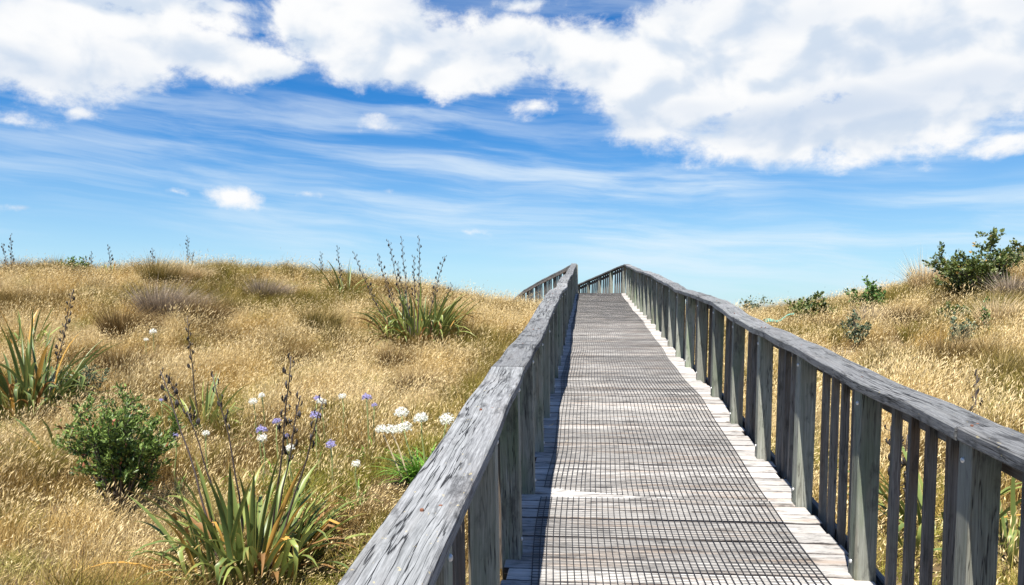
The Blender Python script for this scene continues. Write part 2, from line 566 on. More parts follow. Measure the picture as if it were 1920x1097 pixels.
# ------------------------------------------------------------------ the walk's line
S_A = -2.2
A = Vector((0.497, 0, 0)) + hv * S_A
LEN1 = (26.6 - S_A * hv.y) / hv.y
U_Y = [-3, 0, 4, 6.2, 8.1, 11.4, 15.7, 20.8, 24, 26.6]
U_Z = [0, 0, -0.01, -0.02, 0.03, -0.03, 0.0, -0.08, -0.09, -0.09]
SL1, SL2 = -0.12, -0.27
SEGS = [(HEAD, LEN1), (R(-16.5), 5.7), (R(-19), 7.0)]
CORN = [A.copy()]
for hd, ln in SEGS:
    CORN.append(CORN[-1] + Vector((math.sin(hd), math.cos(hd), 0)) * ln)
CUM = [0.0]
for hd, ln in SEGS:
    CUM.append(CUM[-1] + ln)


def main_z(Y):
    return EZ - 1.65 + 0.1 * Y + float(np.interp(Y, U_Y, U_Z))


Z_B = main_z(26.6)


def walk(s):
    """centre of the deck surface, forward and right vectors at arc length s"""
    k = 0 if s < CUM[1] else (1 if s < CUM[2] else 2)
    hd = SEGS[k][0]
    f = Vector((math.sin(hd), math.cos(hd), 0))
    r = Vector((math.cos(hd), -math.sin(hd), 0))
    p = CORN[k] + f * (s - CUM[k])
    if k == 0:
        p.z = main_z(p.y)
    elif k == 1:
        p.z = Z_B + SL1 * (s - CUM[1])
    else:
        p.z = Z_B + SL1 * SEGS[1][1] + SL2 * (s - CUM[2])
    return p, f, r


def slope_at(s):
    a, _, _ = walk(s - 0.12)
    b, _, _ = walk(s + 0.12)
    return math.atan2(b.z - a.z, 0.24)


def lateral(X, Y):
    """distance from the walk's centre line (signed for the first run) and arc length"""
    best = (1e9, 0)
    for k, (hd, ln) in enumerate(SEGS):
        dx, dy = X - CORN[k].x, Y - CORN[k].y
        s = dx * math.sin(hd) + dy * math.cos(hd)
        l = dx * math.cos(hd) - dy * math.sin(hd)
        if -0.5 <= s <= ln + 0.5 and abs(l) < abs(best[0]):
            best = (l, CUM[k] + s)
    return best


def s_of_Y(Y):
    return (Y / hv.y) - S_A


# ------------------------------------------------------------------ ground
GR = 0.27      # the grass stands about this far above the soil
ctrl = []
for (px, py, d) in [
    (0, 1097, 4.6), (300, 1097, 5.0), (560, 1097, 5.4), (0, 960, 5.9), (250, 960, 6.2), (500, 1000, 6.4), (700, 950, 5.6),
    (0, 850, 7.6), (300, 850, 7.8), (550, 850, 7.6), (760, 850, 6.6), (850, 800, 7.2), (0, 740, 10.5), (300, 740, 10.5), (600, 740, 10),
    (850, 720, 9.5), (0, 640, 14), (300, 640, 14), (600, 640, 14), (800, 650, 14.5), (920, 650, 13), (0, 560, 18), (300, 555, 18),
    (600, 565, 18), (850, 575, 19), (0, 503, 22), (250, 500, 22), (450, 500, 22), (600, 517, 22), (750, 527, 22.5), (870, 552, 23), (960, 575, 24.5),
    (1900, 780, 6.5), (1750, 720, 8.5), (1600, 650, 12), (1500, 612, 16), (1450, 598, 20), (1400, 592, 23), (1600, 566, 21),
    (1700, 540, 20), (1780, 520, 19), (1920, 490, 17.5), (1850, 600, 12.5), (1900, 680, 9), (1700, 610, 13.5)]:
    q = at(px, py, d)
    ctrl.append((q.x, q.y, q.z - GR))
for (X, Y, Z) in [(-18, 30, .5), (-9, 30, .55), (-3, 30, .2), (-18, 42, -1.2), (-6, 42, -1.2), (6, 42, -1.5), (16, 40, -.8),
                  (8, 30, -.4), (14, 28, .8), (18, 20, 1.6), (10, 5, -.5), (10, 0, -.7), (5, 0, -1.7), (2.6, 0, -1.9), (-14, 8, -1.3), (-14, 14, -.5),
                  (-20, 20, 1.0), (-.6, 3, -2.35), (-3, 2, -2.2), (-8, 2, -2.1), (-1, -2, -2.4), (4, -3, -2.1), (-8, -3, -2.3), (10, -4, -1.2)]:
    ctrl.append((X, Y, EZ + Z))
for Y, dz in [(0, -.62), (4, -.62), (8, -.62), (13, -.6), (18, -.5), (23, -.55), (26, -.6)]:
    p, f, r = walk(s_of_Y(Y))
    ctrl.append((p.x, p.y, p.z + dz))
for Y, dz in [(2, -.45), (4, -.42), (8, -.42), (13, -.4), (18, -.42), (24, -.5)]:
    p, f, r = walk(s_of_Y(Y))
    q = p + r * 1.45
    ctrl.append((q.x, q.y, q.z + dz))
for s in (CUM[1] + 3, CUM[2] + 1, CUM[2] + 5):
    p, f, r = walk(s)
    ctrl.append((p.x, p.y, p.z - .75))
ctrl = np.array(ctrl)


def tps_fit(P, lam=0.02):
    n = len(P)
    d = np.hypot(P[:, None, 0] - P[None, :, 0], P[:, None, 1] - P[None, :, 1])
    K = np.where(d > 0, d * d * np.log(d + 1e-12), 0) + lam * n * np.eye(n)
    Q = np.c_[np.ones(n), P[:, :2]]
    M = np.zeros((n + 3, n + 3))
    M[:n, :n], M[:n, n:], M[n:, :n] = K, Q, Q.T
    return np.linalg.solve(M, np.r_[P[:, 2], 0, 0, 0])


TP = tps_fit(ctrl)


def vnoise(x, y, seed=0):
    """smooth value noise in 0..1 for arrays"""
    xi, yi = np.floor(x).astype(np.int64), np.floor(y).astype(np.int64)
    fx, fy = x - xi, y - yi
    fx, fy = fx * fx * (3 - 2 * fx), fy * fy * (3 - 2 * fy)

    def hsh(a, b):
        k = (a * 374761393 + b * 668265263 + seed * 2246822519) & 0xffffffff
        k = ((k ^ (k >> 13)) * 1274126177) & 0xffffffff
        return ((k ^ (k >> 16)) & 0xffff) / 65535.0
    return (hsh(xi, yi) * (1 - fx) + hsh(xi + 1, yi) * fx) * (1 - fy) + (hsh(xi, yi + 1) * (1 - fx) + hsh(xi + 1, yi + 1) * fx) * fy


def fbm(x, y, seed=0, oct=4):
    t, a, n = 0, 1.0, 0
    for o in range(oct):
        t = t + a * vnoise(x * 2 ** o, y * 2 ** o, seed + o)
        n += a
        a *= 0.5
    return t / n


def ground(X, Y):
    X, Y = np.atleast_1d(np.asarray(X, float)), np.atleast_1d(np.asarray(Y, float))
    out = np.empty(X.shape)
    for i in range(0, X.size, 20000):
        x, y = X.ravel()[i:i + 20000], Y.ravel()[i:i + 20000]
        cx, cy = np.clip(x, -22, 20), np.clip(y, -5, 44)
        d = np.hypot(cx[:, None] - ctrl[None, :, 0], cy[:, None] - ctrl[None, :, 1])
        z = (d * d * np.log(d + 1e-12)) @ TP[:-3] + TP[-3] + TP[-2] * cx + TP[-1] * cy
        dist = np.hypot(x - cx, y - cy)
        wgt = np.clip(dist / 25, 0, 1)
        wgt = wgt * wgt * (3 - 2 * wgt)
        z = z * (1 - wgt) + wgt * (EZ - 4.0 + 1.0 * (fbm(x / 30, y / 30, 5) - 0.5))
        z = z + (fbm(x / 1.6, y / 1.6, 2) - 0.5) * 0.16 + (fbm(x / 0.8, y / 0.7, 8, 2) - 0.5) * 0.14
        out.ravel()[i:i + 20000] = z
    return out


def gz(x, y):
    return float(ground(x, y)[0])


def hit(px, py, over=0.0):
    """where the sight line through a photo pixel comes down to the ground (plus over)"""
    ds = np.arange(2.5, 30, 0.05)
    r = ray(px, py)
    X, Y, Z = r.x / r.y * ds, ds, EZ + r.z / r.y * ds
    g = ground(X, Y) + over
    k = np.argmax(Z <= g) if (Z <= g).any() else int(np.argmin(Z - g))
    return Vector((X[k], Y[k], gz(X[k], Y[k])))


def axis(fine0, fine1, step, far0, far1):
    a = list(np.arange(fine0, fine1 + 1e-6, step))
    lo, hi, st = fine0, fine1, step
    left, right = [], []
    while lo > far0:
        st *= 1.35
        lo -= st
        left.append(lo)
    st = step
    while hi < far1:
        st *= 1.35
        hi += st
        right.append(hi)
    return np.array(left[::-1] + a + right)


gx = axis(-20, 18, 0.3, -1500, 1500)
gy = axis(-4, 36, 0.3, -1500, 2500)
XX, YY = np.meshgrid(gx, gy)
ZZ = ground(XX.ravel(), YY.ravel())
me = bpy.data.meshes.new('ground')
nx, ny = len(gx), len(gy)
me.from_pydata(np.c_[XX.ravel(), YY.ravel(), ZZ].tolist(), [],
               [(j * nx + i, j * nx + i + 1, (j + 1) * nx + i + 1, (j + 1) * nx + i) for j in range(ny - 1) for i in range(nx - 1)])
me.polygons.foreach_set('use_smooth', [True] * len(me.polygons))
me.materials.append(M_GROUND)
tag(link('ground', me), 'sandy dune soil under dry thatch beneath the grass', 'ground', kind='structure')

# ------------------------------------------------------------------ boardwalk
bw = empty('boardwalk', walk(2.0)[0])
tag(bw, 'grey weathered timber boardwalk with post and baluster handrails climbing over the dune', 'boardwalk')
bpy.context.view_layer.update()
BI = bw.matrix_world.inverted()


def bpart(name, me, M=None, parent=None, m=None):
    o = bpy.data.objects.new(name, me)
    col.objects.link(o)
    o.parent = parent or bw
    if parent is None:
        o.matrix_parent_inverse = BI
    if M is not None:
        o.matrix_basis = M
    if m is not None and not me.materials:
        me.materials.append(m)
    return o


def frame(p, f, r, up=Vector((0, 0, 1))):
    return Matrix(((r.x, f.x, up.x, p.x), (r.y, f.y, up.y, p.y), (r.z, f.z, up.z, p.z), (0, 0, 0, 1)))


DECK_HALF = 0.90
PITCHP = 0.148
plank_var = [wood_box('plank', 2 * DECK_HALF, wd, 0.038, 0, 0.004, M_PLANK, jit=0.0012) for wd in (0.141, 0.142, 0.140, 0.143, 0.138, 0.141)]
s = 0.1
while s < CUM[1] - 0.05:
    p, f, r = walk(s)
    sl = slope_at(s)
    t = (f * math.cos(sl) + Vector((0, 0, math.sin(sl)))).normalized()
    n = r.cross(t)
    lat = random.gauss(0, 0.014)
    M = frame(p + r * lat - n * (0.019 + random.uniform(0.0, 0.0035)), t, r, n)
    M = M @ Matrix.Rotation(random.uniform(-0.003, 0.003), 4, 'Z') @ Matrix.Rotation(random.uniform(-0.006, 0.006), 4, 'X')
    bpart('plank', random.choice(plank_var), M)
    s += PITCHP + random.uniform(-0.003, 0.003) + (0.016 if any(abs(walk(s)[0].y - q) < 0.08 for q in (4.55, 8.3, 10.4)) else 0)
# the run over the crest, out of sight: joined boards
mbf = MB()
sfar = CUM[1] + 0.05
while sfar < CUM[3] - 0.1:
    p, f, r = walk(sfar)
    sl = slope_at(sfar)
    t = f * math.cos(sl) + Vector((0, 0, math.sin(sl)))
    q = [p + r * a * 0.9 + t * b * 0.07 + Vector((0, 0, c)) for c in (-0.038, 0) for a, b in ((-1, -1), (1, -1), (1, 1), (-1, 1))]
    mbf.add(q, [(3, 2, 1, 0), (4, 5, 6, 7), (0, 1, 5, 4), (1, 2, 6, 5), (2, 3, 7, 6), (3, 0, 4, 7)], [(v.x, v.y) for v in q])
    sfar += PITCHP
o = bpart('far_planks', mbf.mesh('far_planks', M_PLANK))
tag(o, kind='stuff')


def rail_line(s0, s1, step=0.25):
    out = [s0]
    x = s0
    while x + step < s1 - 1e-4:
        x += step
        out.append(x)
    for c in CUM[1:3]:
        if s0 < c < s1:
            out = [q for q in out if abs(q - c) > 0.06] + [c]
    out.append(s1)
    return sorted(out)


def mitre(s):
    """right vector lengthened at the bends"""
    for k in (1, 2):
        if abs(s - CUM[k]) < 1e-6:
            a, b = SEGS[k - 1][0], SEGS[k][0]
            h = (a + b) / 2
            return Vector((math.cos(h), -math.sin(h), 0)) / math.cos((a - b) / 2)
    return walk(s)[2]


BAY = 1.073
CAP_TOP = 1.0
CAP_T = 0.05
post_var = [wood_box('post', 0.102, 0.098, 2.2, 2, 0.005, M_POST, jit=0.0015) for _ in range(4)]
bal_var = [wood_box('baluster', 0.040, 0.038, 1.10, 2, 0.003, M_BAL, jit=0.001) for _ in range(4)]


def bolt_mesh():
    mb = MB()
    prof = [(0.0, 0.011), (0.004, 0.0105), (0.008, 0.007), (0.0095, 0.0)]
    n = 8
    vs = []
    for (h, r_) in prof[:-1]:
        vs += [Vector((-h, r_ * math.cos(2 * math.pi * k / n), r_ * math.sin(2 * math.pi * k / n))) for k in range(n)]
    vs.append(Vector((-prof[-1][0], 0, 0)))
    fs = [(i * n + k, i * n + (k + 1) % n, (i + 1) * n + (k + 1) % n, (i + 1) * n + k) for i in range(2) for k in range(n)]
    fs += [(2 * n + k, 2 * n + (k + 1) % n, 3 * n) for k in range(n)]
    mb.add(vs, fs)
    return mb.mesh('bolt', M_BOLT, True)


BOLT = bolt_mesh()


def nail_mesh():
    mb = MB()
    mb.tube([Vector((0, 0, -0.006)), Vector((0, 0, 0.0)), Vector((0, 0, 0.0012))], [0.0055, 0.0055, 0.0035], 8)
    return mb.mesh('nail', simple('rusty_nail', (0.16, 0.06, 0.03), 0.8))


NAIL = nail_mesh()


def build_fence(side, y0):
    posts = []
    s = s_of_Y(y0) - BAY * 5
    while s < 0.1:
        s += BAY
    nmain = int(round((CUM[1] - s) / BAY))
    bay = (CUM[1] - s) / nmain
    posts = [s + bay * i for i in range(nmain + 1)]
    k = posts[-1]
    while k + BAY < CUM[3]:
        k += BAY
        posts.append(k)
    rs = random.Random(5 if side < 0 else 9)
    joff = {}
    ps, dzs, dls = [], [], []
    for q in posts:
        ps.append(q)
        dzs.append(rs.uniform(-0.014, 0.014))
        dls.append(rs.uniform(-0.012, 0.012))
    if side < 0:                     # this rail dips and humps with the settled posts
        for i, q in enumerate(ps):
            Y = walk(q)[0].y
            dzs[i] += float(np.interp(Y, [5, 6.4, 7.5, 8.7, 10.5, 13, 15, 19, 22], [0, -.03, -.06, .02, .02, -.04, -.02, -.05, 0]))
            dls[i] += float(np.interp(Y, [5, 7.5, 9, 13], [0, -.025, .02, 0]))
    capz = lambda q: CAP_TOP + float(np.interp(q, ps, dzs))
    capl = lambda q: float(np.interp(q, ps, dls))
    # posts with two bolts each on the walking side
    for i, q in enumerate(posts):
        p, f, r = walk(q)
        c = p + r * (side * 0.876) + Vector((0, 0, capz(q) - CAP_T - 0.002 - 1.1))
        M = frame(c, f, r) @ Matrix.Rotation(rs.uniform(-0.03, 0.03), 4, 'Z') @ Matrix.Rotation(R(0.9) * side + rs.uniform(-0.008, 0.008), 4, 'Y') @ Matrix.Rotation(rs.choice((0, math.pi)), 4, 'Z')
        o = bpart('post', rs.choice(post_var), M @ Matrix.Rotation(rs.uniform(-0.012, 0.012), 4, 'X'))
        if q < CUM[1] - 9:
            flip = -1 if (M.to_3x3() @ Vector((1, 0, 0))).dot(r) < 0 else 1
            for zz in (1.03, 0.235):
                b = bpart('bolt', BOLT, None, o)
                b.rotation_euler = (0, 0, 0 if side * flip > 0 else math.pi)
                b.location = (-side * flip * 0.0512, rs.uniform(-0.012, 0.012), zz)
    # balusters
    far = MB()
    for a, b in zip(posts[:-1], posts[1:]):
        for j in range(5):
            q = a + (b - a) * (j + 1 + rs.uniform(-.06, .06)) / 6
            p, f, r = walk(q)
            c = p + r * (side * 0.957) + Vector((0, 0, capz(q) - CAP_T - 0.004 - 0.55))
            M = frame(c, f, r) @ Matrix.Rotation(rs.uniform(-0.03, 0.03), 4, 'Z') @ Matrix.Rotation(R(0.9) * side + rs.uniform(-0.008, 0.008), 4, 'Y') @ Matrix.Rotation(rs.choice((0, math.pi)), 4, 'Z')
            if q < CUM[1]:
                bpart('baluster', rs.choice(bal_var), M)
            else:
                vs = [M @ Vector((x, y, z)) for z in (-.55, .55) for x, y in ((-.02, -.0225), (.02, -.0225), (.02, .0225), (-.02, .0225))]
                far.add(vs, [(3, 2, 1, 0), (4, 5, 6, 7), (0, 1, 5, 4), (1, 2, 6, 5), (2, 3, 7, 6), (3, 0, 4, 7)], [(v.z, v.x) for v in vs])
    tag(bpart('far_balusters', far.mesh('far_balusters', M_BAL)), kind='stuff')
    # cap boards, three bays each, broken at the bends
    joints = [posts[0] - 0.4]
    for i, q in enumerate(posts):
        if (i % 3 == (1 if side > 0 else 2)) or abs(q - CUM[1]) < 0.01:
            if q - joints[-1] > 0.7:
                joints.append(q)
    joints.append(posts[-1])
    for a, b in zip(joints[:-1], joints[1:]):
        jl, jz = rs.uniform(-0.004, 0.004), rs.uniform(-0.004, 0.004)
        ss = rail_line(a + 0.002, b - 0.002, 0.13)
        pts, rts = [], []
        for q in ss:
            q2 = CUM[1] if abs(q - CUM[1]) < 0.01 else q
            p, f, r = walk(q)
            r = mitre(q2)
            r2 = r.normalized()
            pts.append(p + r2 * (side * 0.0 + capl(q) + jl + 0.003 * math.sin(q * 5.1 + a)) + Vector((0, 0, capz(q) + jz + 0.003 * math.sin(q * 7.3))))
            rts.append(r * side)
        mb = sweep(pts, rts, 0.808, 0.985, -CAP_T, 0.0, 0.006, u0=a)
        if side < 0:
            mb.f = [f[::-1] for f in mb.f]
        bpart('handrail', mb.mesh('handrail', M_CAP))
    for q in posts:
        if q < CUM[1] - 14:
            for k in (-1, 1):
                p, f, r = walk(q)
                nl = bpart('nail', NAIL)
                nl.location = p + r * (side * 0.885 + capl(q)) + f * (0.022 * k + 0.03) + r * (0.02 * k) + Vector((0, 0, capz(q) + 0.0045))
    # ledgers outside the balusters and the joist under the deck
    for nm, l0, l1, z0, z1, m in (('top_ledger', 0.979, 1.017, CAP_TOP - CAP_T - 0.115, CAP_TOP - CAP_T - 0.025, M_BAL),
                                  ('bottom_ledger', 0.979, 1.017, -0.125, -0.03, M_BAL), ('joist', 0.74, 0.79, -0.20, -0.042, M_BAL)):
        ss = rail_line(0.1, CUM[3] - 0.1, 0.5)
        pts, rts = [], []
        for q in ss:
            p, f, r = walk(q)
            pts.append(p + Vector((0, 0, (capz(q) - CAP_TOP) if nm == 'top_ledger' else 0)))
            rts.append(mitre(q) * side)
        mb = sweep(pts, rts, l0, l1, z0, z1, 0.004)
        if side < 0:
            mb.f = [f[::-1] for f in mb.f]
        bpart(nm, mb.mesh(nm, m))


build_fence(1, 3.81)
build_fence(-1, 3.96)


# ------------------------------------------------------------------ anti-slip netting
def net_sheet(name, sA, sB, lA, lB, label, seed, wedge=0.0):
    rs = random.Random(seed)
    ph = [rs.uniform(0, 6) for _ in range(6)]
    cell, wd, ht = 0.0352, 0.0052, 0.0016

    def pt(s, l):
        p, f, r = walk(s)
        l2 = l + 0.011 * math.sin(s * 1.3 + ph[0]) + 0.007 * math.sin(s * 3.1 + ph[1]) + (0.012 * math.sin(s * 0.9 + ph[4]) if l < -0.5 else 0)
        sl = slope_at(s)
        z = 0.003 + 0.0012 * (1 + math.sin(s * 4.3 + l * 3 + ph[2])) + 0.0006 * (1 + math.sin(s * 11 - l * 7 + ph[3]))
        return p + r * l2 + Vector((0, -math.sin(sl), math.cos(sl))) * z
    mb = MB()

    def strip(pts, side):
        vs, fs = [], []
        for p in pts:
            vs += [p - side, p - side + Vector((0, 0, ht)), p + side + Vector((0, 0, ht)), p + side]
        for i in range(len(pts) - 1):
            for k in range(3):
                fs.append((i * 4 + k, i * 4 + k + 1, i * 4 + k + 5, i * 4 + k + 4))
        mb.add(vs, fs)
    nl = int(round((lB - lA) / cell))
    start = lambda l: sA + wedge * max(0.0, 1 - (l - lA) / 0.85) ** 1.2
    for i in range(nl + 1):
        l = lA + (lB - lA) * i / nl
        a = start(l)
        n = max(2, int((sB - a) / 0.14))
        strip([pt(a + (sB - a) * k / n, l) for k in range(n + 1)], rv * wd / 2)
    q = sA
    while q <= sB:
        ls = [lA + (lB - lA) * k / 12 for k in range(13)]
        ls = [l for l in ls if start(l) <= q + 0.01]
        if len(ls) > 1:
            strip([pt(q + 0.006 * math.sin(l * 2.2 + ph[5]), l) for l in ls], hv * wd / 2)
        q += cell
    o = link(name, mb.mesh(name, M_NET))
    tag(o, label, 'netting', 'netting sheets laid on the deck')


net_sheet('deck_netting', 0.6, s_of_Y(4.98), -0.765, 0.69, 'black plastic grid netting on the nearest deck boards, in front of the bare patch', 3)
net_sheet('deck_netting', s_of_Y(5.0), CUM[1] - 0.1, -0.76, 0.695, 'long black plastic grid netting running up the deck to the crest', 4, 0.17)

# ------------------------------------------------------------------ flax
SHORT = []      # (x, y, radius, what is left of the grass height)


def flax_leaf_mesh(i):
    rs = random.Random(100 + i)
    n = 9
    mb = MB()
    vs, uvs, fs = [], [], []
    lean = [0.10, 0.16, 0.25, 0.32, 0.42, 0.55, 0.5, 0.68, 0.8, 0.9][i]
    droop = [0.2, 0.45, 0.35, 0.8, 0.7, 0.9, 1.7, 1.2, 1.9, 1.4][i]
    wmax = 0.018 + 0.005 * rs.random()
    fold = rs.random() < 0.35 and i > 2
    x = z = 0.0
    ang = lean
    tw = rs.uniform(-0.5, 0.5)
    for k in range(n + 1):
        t = k / n
        wd = wmax * (0.62 + 0.38 * min(1, t * 3)) * (1 - max(0, (t - 0.5) / 0.5) ** 2.2) + 0.0008
        a = tw * t
        side = Vector((math.sin(a) * 0.5, math.cos(a), 0))
        up = Vector((-math.cos(ang), 0, math.sin(ang)))
        c = Vector((x, 0, z))
        for q, v in ((-1, -1.0), (0, 0.0), (1, 1.0)):
            vs.append(c + side * q * wd + up * (abs(q) * wd * 0.55))
            uvs.append((t, v))
        kink = 1.3 if (fold and 0.55 < t < 0.68) else 0
        ang += droop / n * (0.3 + 1.5 * t * t * 1.4) + kink * 0.9
        x += math.sin(ang) / n
        z += math.cos(ang) / n
    for k in range(n):
        for q in range(2):
            fs.append((k * 3 + q, k * 3 + q + 1, (k + 1) * 3 + q + 1, (k + 1) * 3 + q))
    mb.add(vs, fs, uvs)
    return mb.mesh('leaf', M_FLAX, True)


FLEAF = [flax_leaf_mesh(i) for i in range(10)]
M_FDEAD = tussock_material('dead_flax_leaf', (0.22, 0.12, 0.045), (0.40, 0.27, 0.13), (0.36, 0.26, 0.14))
FDEEP = []
for q in FLEAF:
    q = q.copy()
    q.materials.clear()
    q.materials.append(M_FLAXDARK)
    FDEEP.append(q)
FDEAD = []
for q in FLEAF:
    q = q.copy()
    q.materials.clear()
    q.materials.append(M_FDEAD)
    FDEAD.append(q)


def pod_cluster(i):
    """a bent pedicel carrying a few upright horn-shaped pods"""
    rs = random.Random(300 + i)
    mb = MB()
    n = [1, 2, 3, 2, 3][i]
    ln = rs.uniform(0.03, 0.06)
    stem = [Vector((0, 0, 0)), Vector((ln * 0.6, 0, 0.004)), Vector((ln, 0, 0.012))]
    mb.tube(stem, [0.004, 0.003, 0.003], 5)
    for k in range(n):
        b = stem[1 if k == 1 else 2] + Vector((0.008 * k - 0.006, rs.uniform(-.014, .014), 0))
        h = rs.uniform(0.055, 0.08)
        lx, ly = rs.uniform(-0.1, 0.35), rs.uniform(-0.3, 0.3)
        pts, rad = [], []
        for t, r_ in ((0, 0.003), (0.2, 0.0085), (0.5, 0.0105), (0.8, 0.0075), (1.0, 0.001)):
            pts.append(b + Vector((lx * h * t + 0.012 * math.sin(t * 3), ly * h * t, h * t)))
            rad.append(r_)
        mb.tube(pts, rad, 5)
    return mb.mesh('seed_pod', M_POD, True)


PODS = [pod_cluster(i) for i in range(5)]


def flax(name, base, nleaf, length, label, stalks=(), seed=0, spread=0.16, group='flax plants on the dune', podscale=1.0, lift=0.0):
    """base on the ground; stalks: (photo x, photo y of the tip, how much it bows, pods from this share upward)"""
    rs = random.Random(seed)
    e = empty(name, base)
    tag(e, label, 'flax plant', group)
    SHORT.append((base[0], base[1], spread * 1.6 + 0.32 * length * (nleaf > 12), 0.42))
    for i in range(nleaf):
        a = rs.uniform(0, 2 * math.pi)
        rr = spread * math.sqrt(rs.random())
        outer = rr / max(spread, 1e-6)
        k = min(9, max(0, int(rs.gauss(2.0 + 5.2 * outer, 2.4))))
        dead = nleaf > 35 and rs.random() < 0.13
        if dead:
            k = rs.choice((5, 6, 7, 8, 9))
        o = bpy.data.objects.new('leaf', (FDEAD if dead else FDEEP if 'dark green' in label else FLEAF)[k])
        col.objects.link(o)
        o.parent = e
        q = a + rs.gauss(0, 0.5)
        o.location = (rr * math.cos(a), rr * math.sin(a), -0.03 + lift)
        o.rotation_euler = (rs.gauss(0, .14), rs.gauss(0, .12), q)
        sc = length * rs.uniform(0.62, 1.05) * (1.0 if k < 7 else 0.85)
        ws = rs.uniform(0.8, 1.2) * min(1.0, 0.5 + 0.5 * length)
        o.scale = (sc, ws * 1.0, sc)
    for (px, py, bow, p0) in stalks:
        top = at(px, py, base.y + rs.uniform(-.25, .25)) - Vector(base)
        ln = top.length
        sx = max(-spread, min(spread, top.x * 0.25))
        b = Vector((sx, rs.uniform(-.5, .5) * spread, -0.02))
        n = 10
        pts = []
        for k in range(n + 1):
            t = k / n
            p = b.lerp(top, t)
            p.x += bow * ln * math.sin(math.pi * t) * 0.5 + 0.006 * math.sin(t * 17 + px)
            p.z += 0.0
            pts.append(p)
        r0 = 0.0105 * (0.6 + 0.4 * podscale)
        mb = MB()
        mb.tube(pts, [r0 * (1 - 0.62 * k / n) for k in range(n + 1)], 6)
        st = link('flower_stalk', mb.mesh('flower_stalk', M_STALK, True), e)
        npod = max(7, int(17 * (1 - p0) * ln / 0.9))
        npod = min(npod, 22)
        for k in range(npod):
            t = p0 + (1 - p0) * (k + 0.5) / npod
            i = min(n - 1, int(t * n))
            p = pts[i].lerp(pts[i + 1], t * n - i)
            pd = bpy.data.objects.new('seed_pod', PODS[rs.randrange(5) if t < 0.93 else rs.randrange(2)])
            col.objects.link(pd)
            pd.parent = st
            pd.location = p
            pd.rotation_euler = (rs.uniform(-.15, .15), rs.uniform(-.5, .1), (k % 2) * math.pi + rs.gauss(0, .7))
            pd.scale = [podscale * rs.uniform(0.85, 1.15) * (1.1 - 0.35 * t)] * 3
    return e


flax('flax_plant', hit(465, 1072, 0.05), 165, 1.02, 'large flax with arching leaves and dark seed stalks in the foreground, beside the handrail',
     [(545, 668, 0.02, 0.55), (562, 742, 0.02, 0.62), (398, 702, 0.07, 0.70), (300, 695, 0.04, 0.80), (606, 748, 0.02, 0.72), (352, 770, 0.0, 0.9)], 1, 0.40, podscale=0.92)
flax('flax_plant', hit(50, 768, 0.05), 170, 1.35, 'dense dark green flax at the left edge behind the leafy shrub', [(135, 548, 0.03, 0.42)], 2, 0.5)
flax('flax_plant', hit(52, 650, 0.15), 22, 1.1, 'small flax tuft just above the dense flax at the left edge', [], 3, 0.18)
flax('flax_plant', hit(378, 800, 0.1), 30, 0.85, 'yellowish flax behind the leafy shrub with two leaning dark stalks', [(350, 592, 0.0, 0.50), (312, 702, 0.03, 0.66)], 4, 0.2, podscale=0.8)
flax('flax_plant', hit(108, 850, 0.05), 20, 0.85, 'thin yellowing flax left of the leafy shrub', [], 5, 0.14)
flax('flax_plant', hit(783, 640, 0.05), 200, 1.35, 'big flax on the slope carrying many dark seed stalks against the sky',
     [(663, 473, -0.06, 0.30), (708, 478, 0.0, 0.35), (728, 450, 0.0, 0.32), (752, 444, 0.0, 0.30), (745, 492, -0.01, 0.45), (786, 445, 0.02, 0.36), (776, 480, 0.0, 0.5), (834, 480, -0.03, 0.45), (848, 532, 0.01, 0.45)], 6, 0.62)
flax('flax_plant', hit(648, 556, 0.1), 30, 1.3, 'small flax near the skyline with one upright seed stalk', [(632, 462, 0.0, 0.35)], 7, 0.22)
for (px, py, sk, lab) in [
    (30, 500, [(20, 440, -0.05, 0.3), (4, 458, 0.0, 0.3)], 'seed stalks of flax rising behind the skyline at the far left'),
    (168, 500, [(172, 473, -.05, .35), (160, 482, 0, .35)], 'short leaning seed stalks of flax on the left skyline among green sprigs'),
    (206, 498, [(203, 461, 0.03, 0.3)], 'single thin seed stalk on the left skyline right of the green sprigs'),
    (288, 492, [(286, 467, 0.0, 0.3)], 'short seed stalk just behind the olive tussock on the skyline'),
    (352, 492, [(352, 444, 0.0, 0.3), (362, 474, 0.02, .5)], 'tall seed stalk behind the right end of the olive tussock on the skyline'),
    (601, 512, [(602, 473, 0.0, 0.35)], 'thin seed stalk left of the small flax near the skyline')]:
    b = at(px, py, 23.2)
    b.z = gz(b.x, b.y)
    flax('flax_plant', b, 9, 0.55, lab, sk, px, 0.15, podscale=1.15)
b = at(1760, 1000, 5.0)
flax('flax_plant', Vector((b.x, b.y, gz(b.x, b.y))), 30, 0.80, 'flax with striped green leaves seen through the right balusters', [], 21, 0.25)
b = at(1905, 1000, 4.6)
flax('flax_plant', Vector((b.x, b.y, gz(b.x, b.y))), 18, 0.75, 'flax at the right edge behind the last balusters', [], 22, 0.2)
b = hit(1822, 800, 0.1)
flax('flax_plant', b, 5, 0.35, 'dead dark flax stalk standing in grass beyond the right handrail', [(1832, 702, -0.04, 0.25)], 23, 0.06, podscale=1.0)
b = at(1700, 960, 5.4)
flax('flax_plant', Vector((b.x, b.y, gz(b.x, b.y))), 6, 0.4, 'dark broken seed stalk seen through the balusters left of the flax', [(1668, 800, 0.05, 0.2), (1700, 815, -0.03, 0.35)], 24, 0.1)


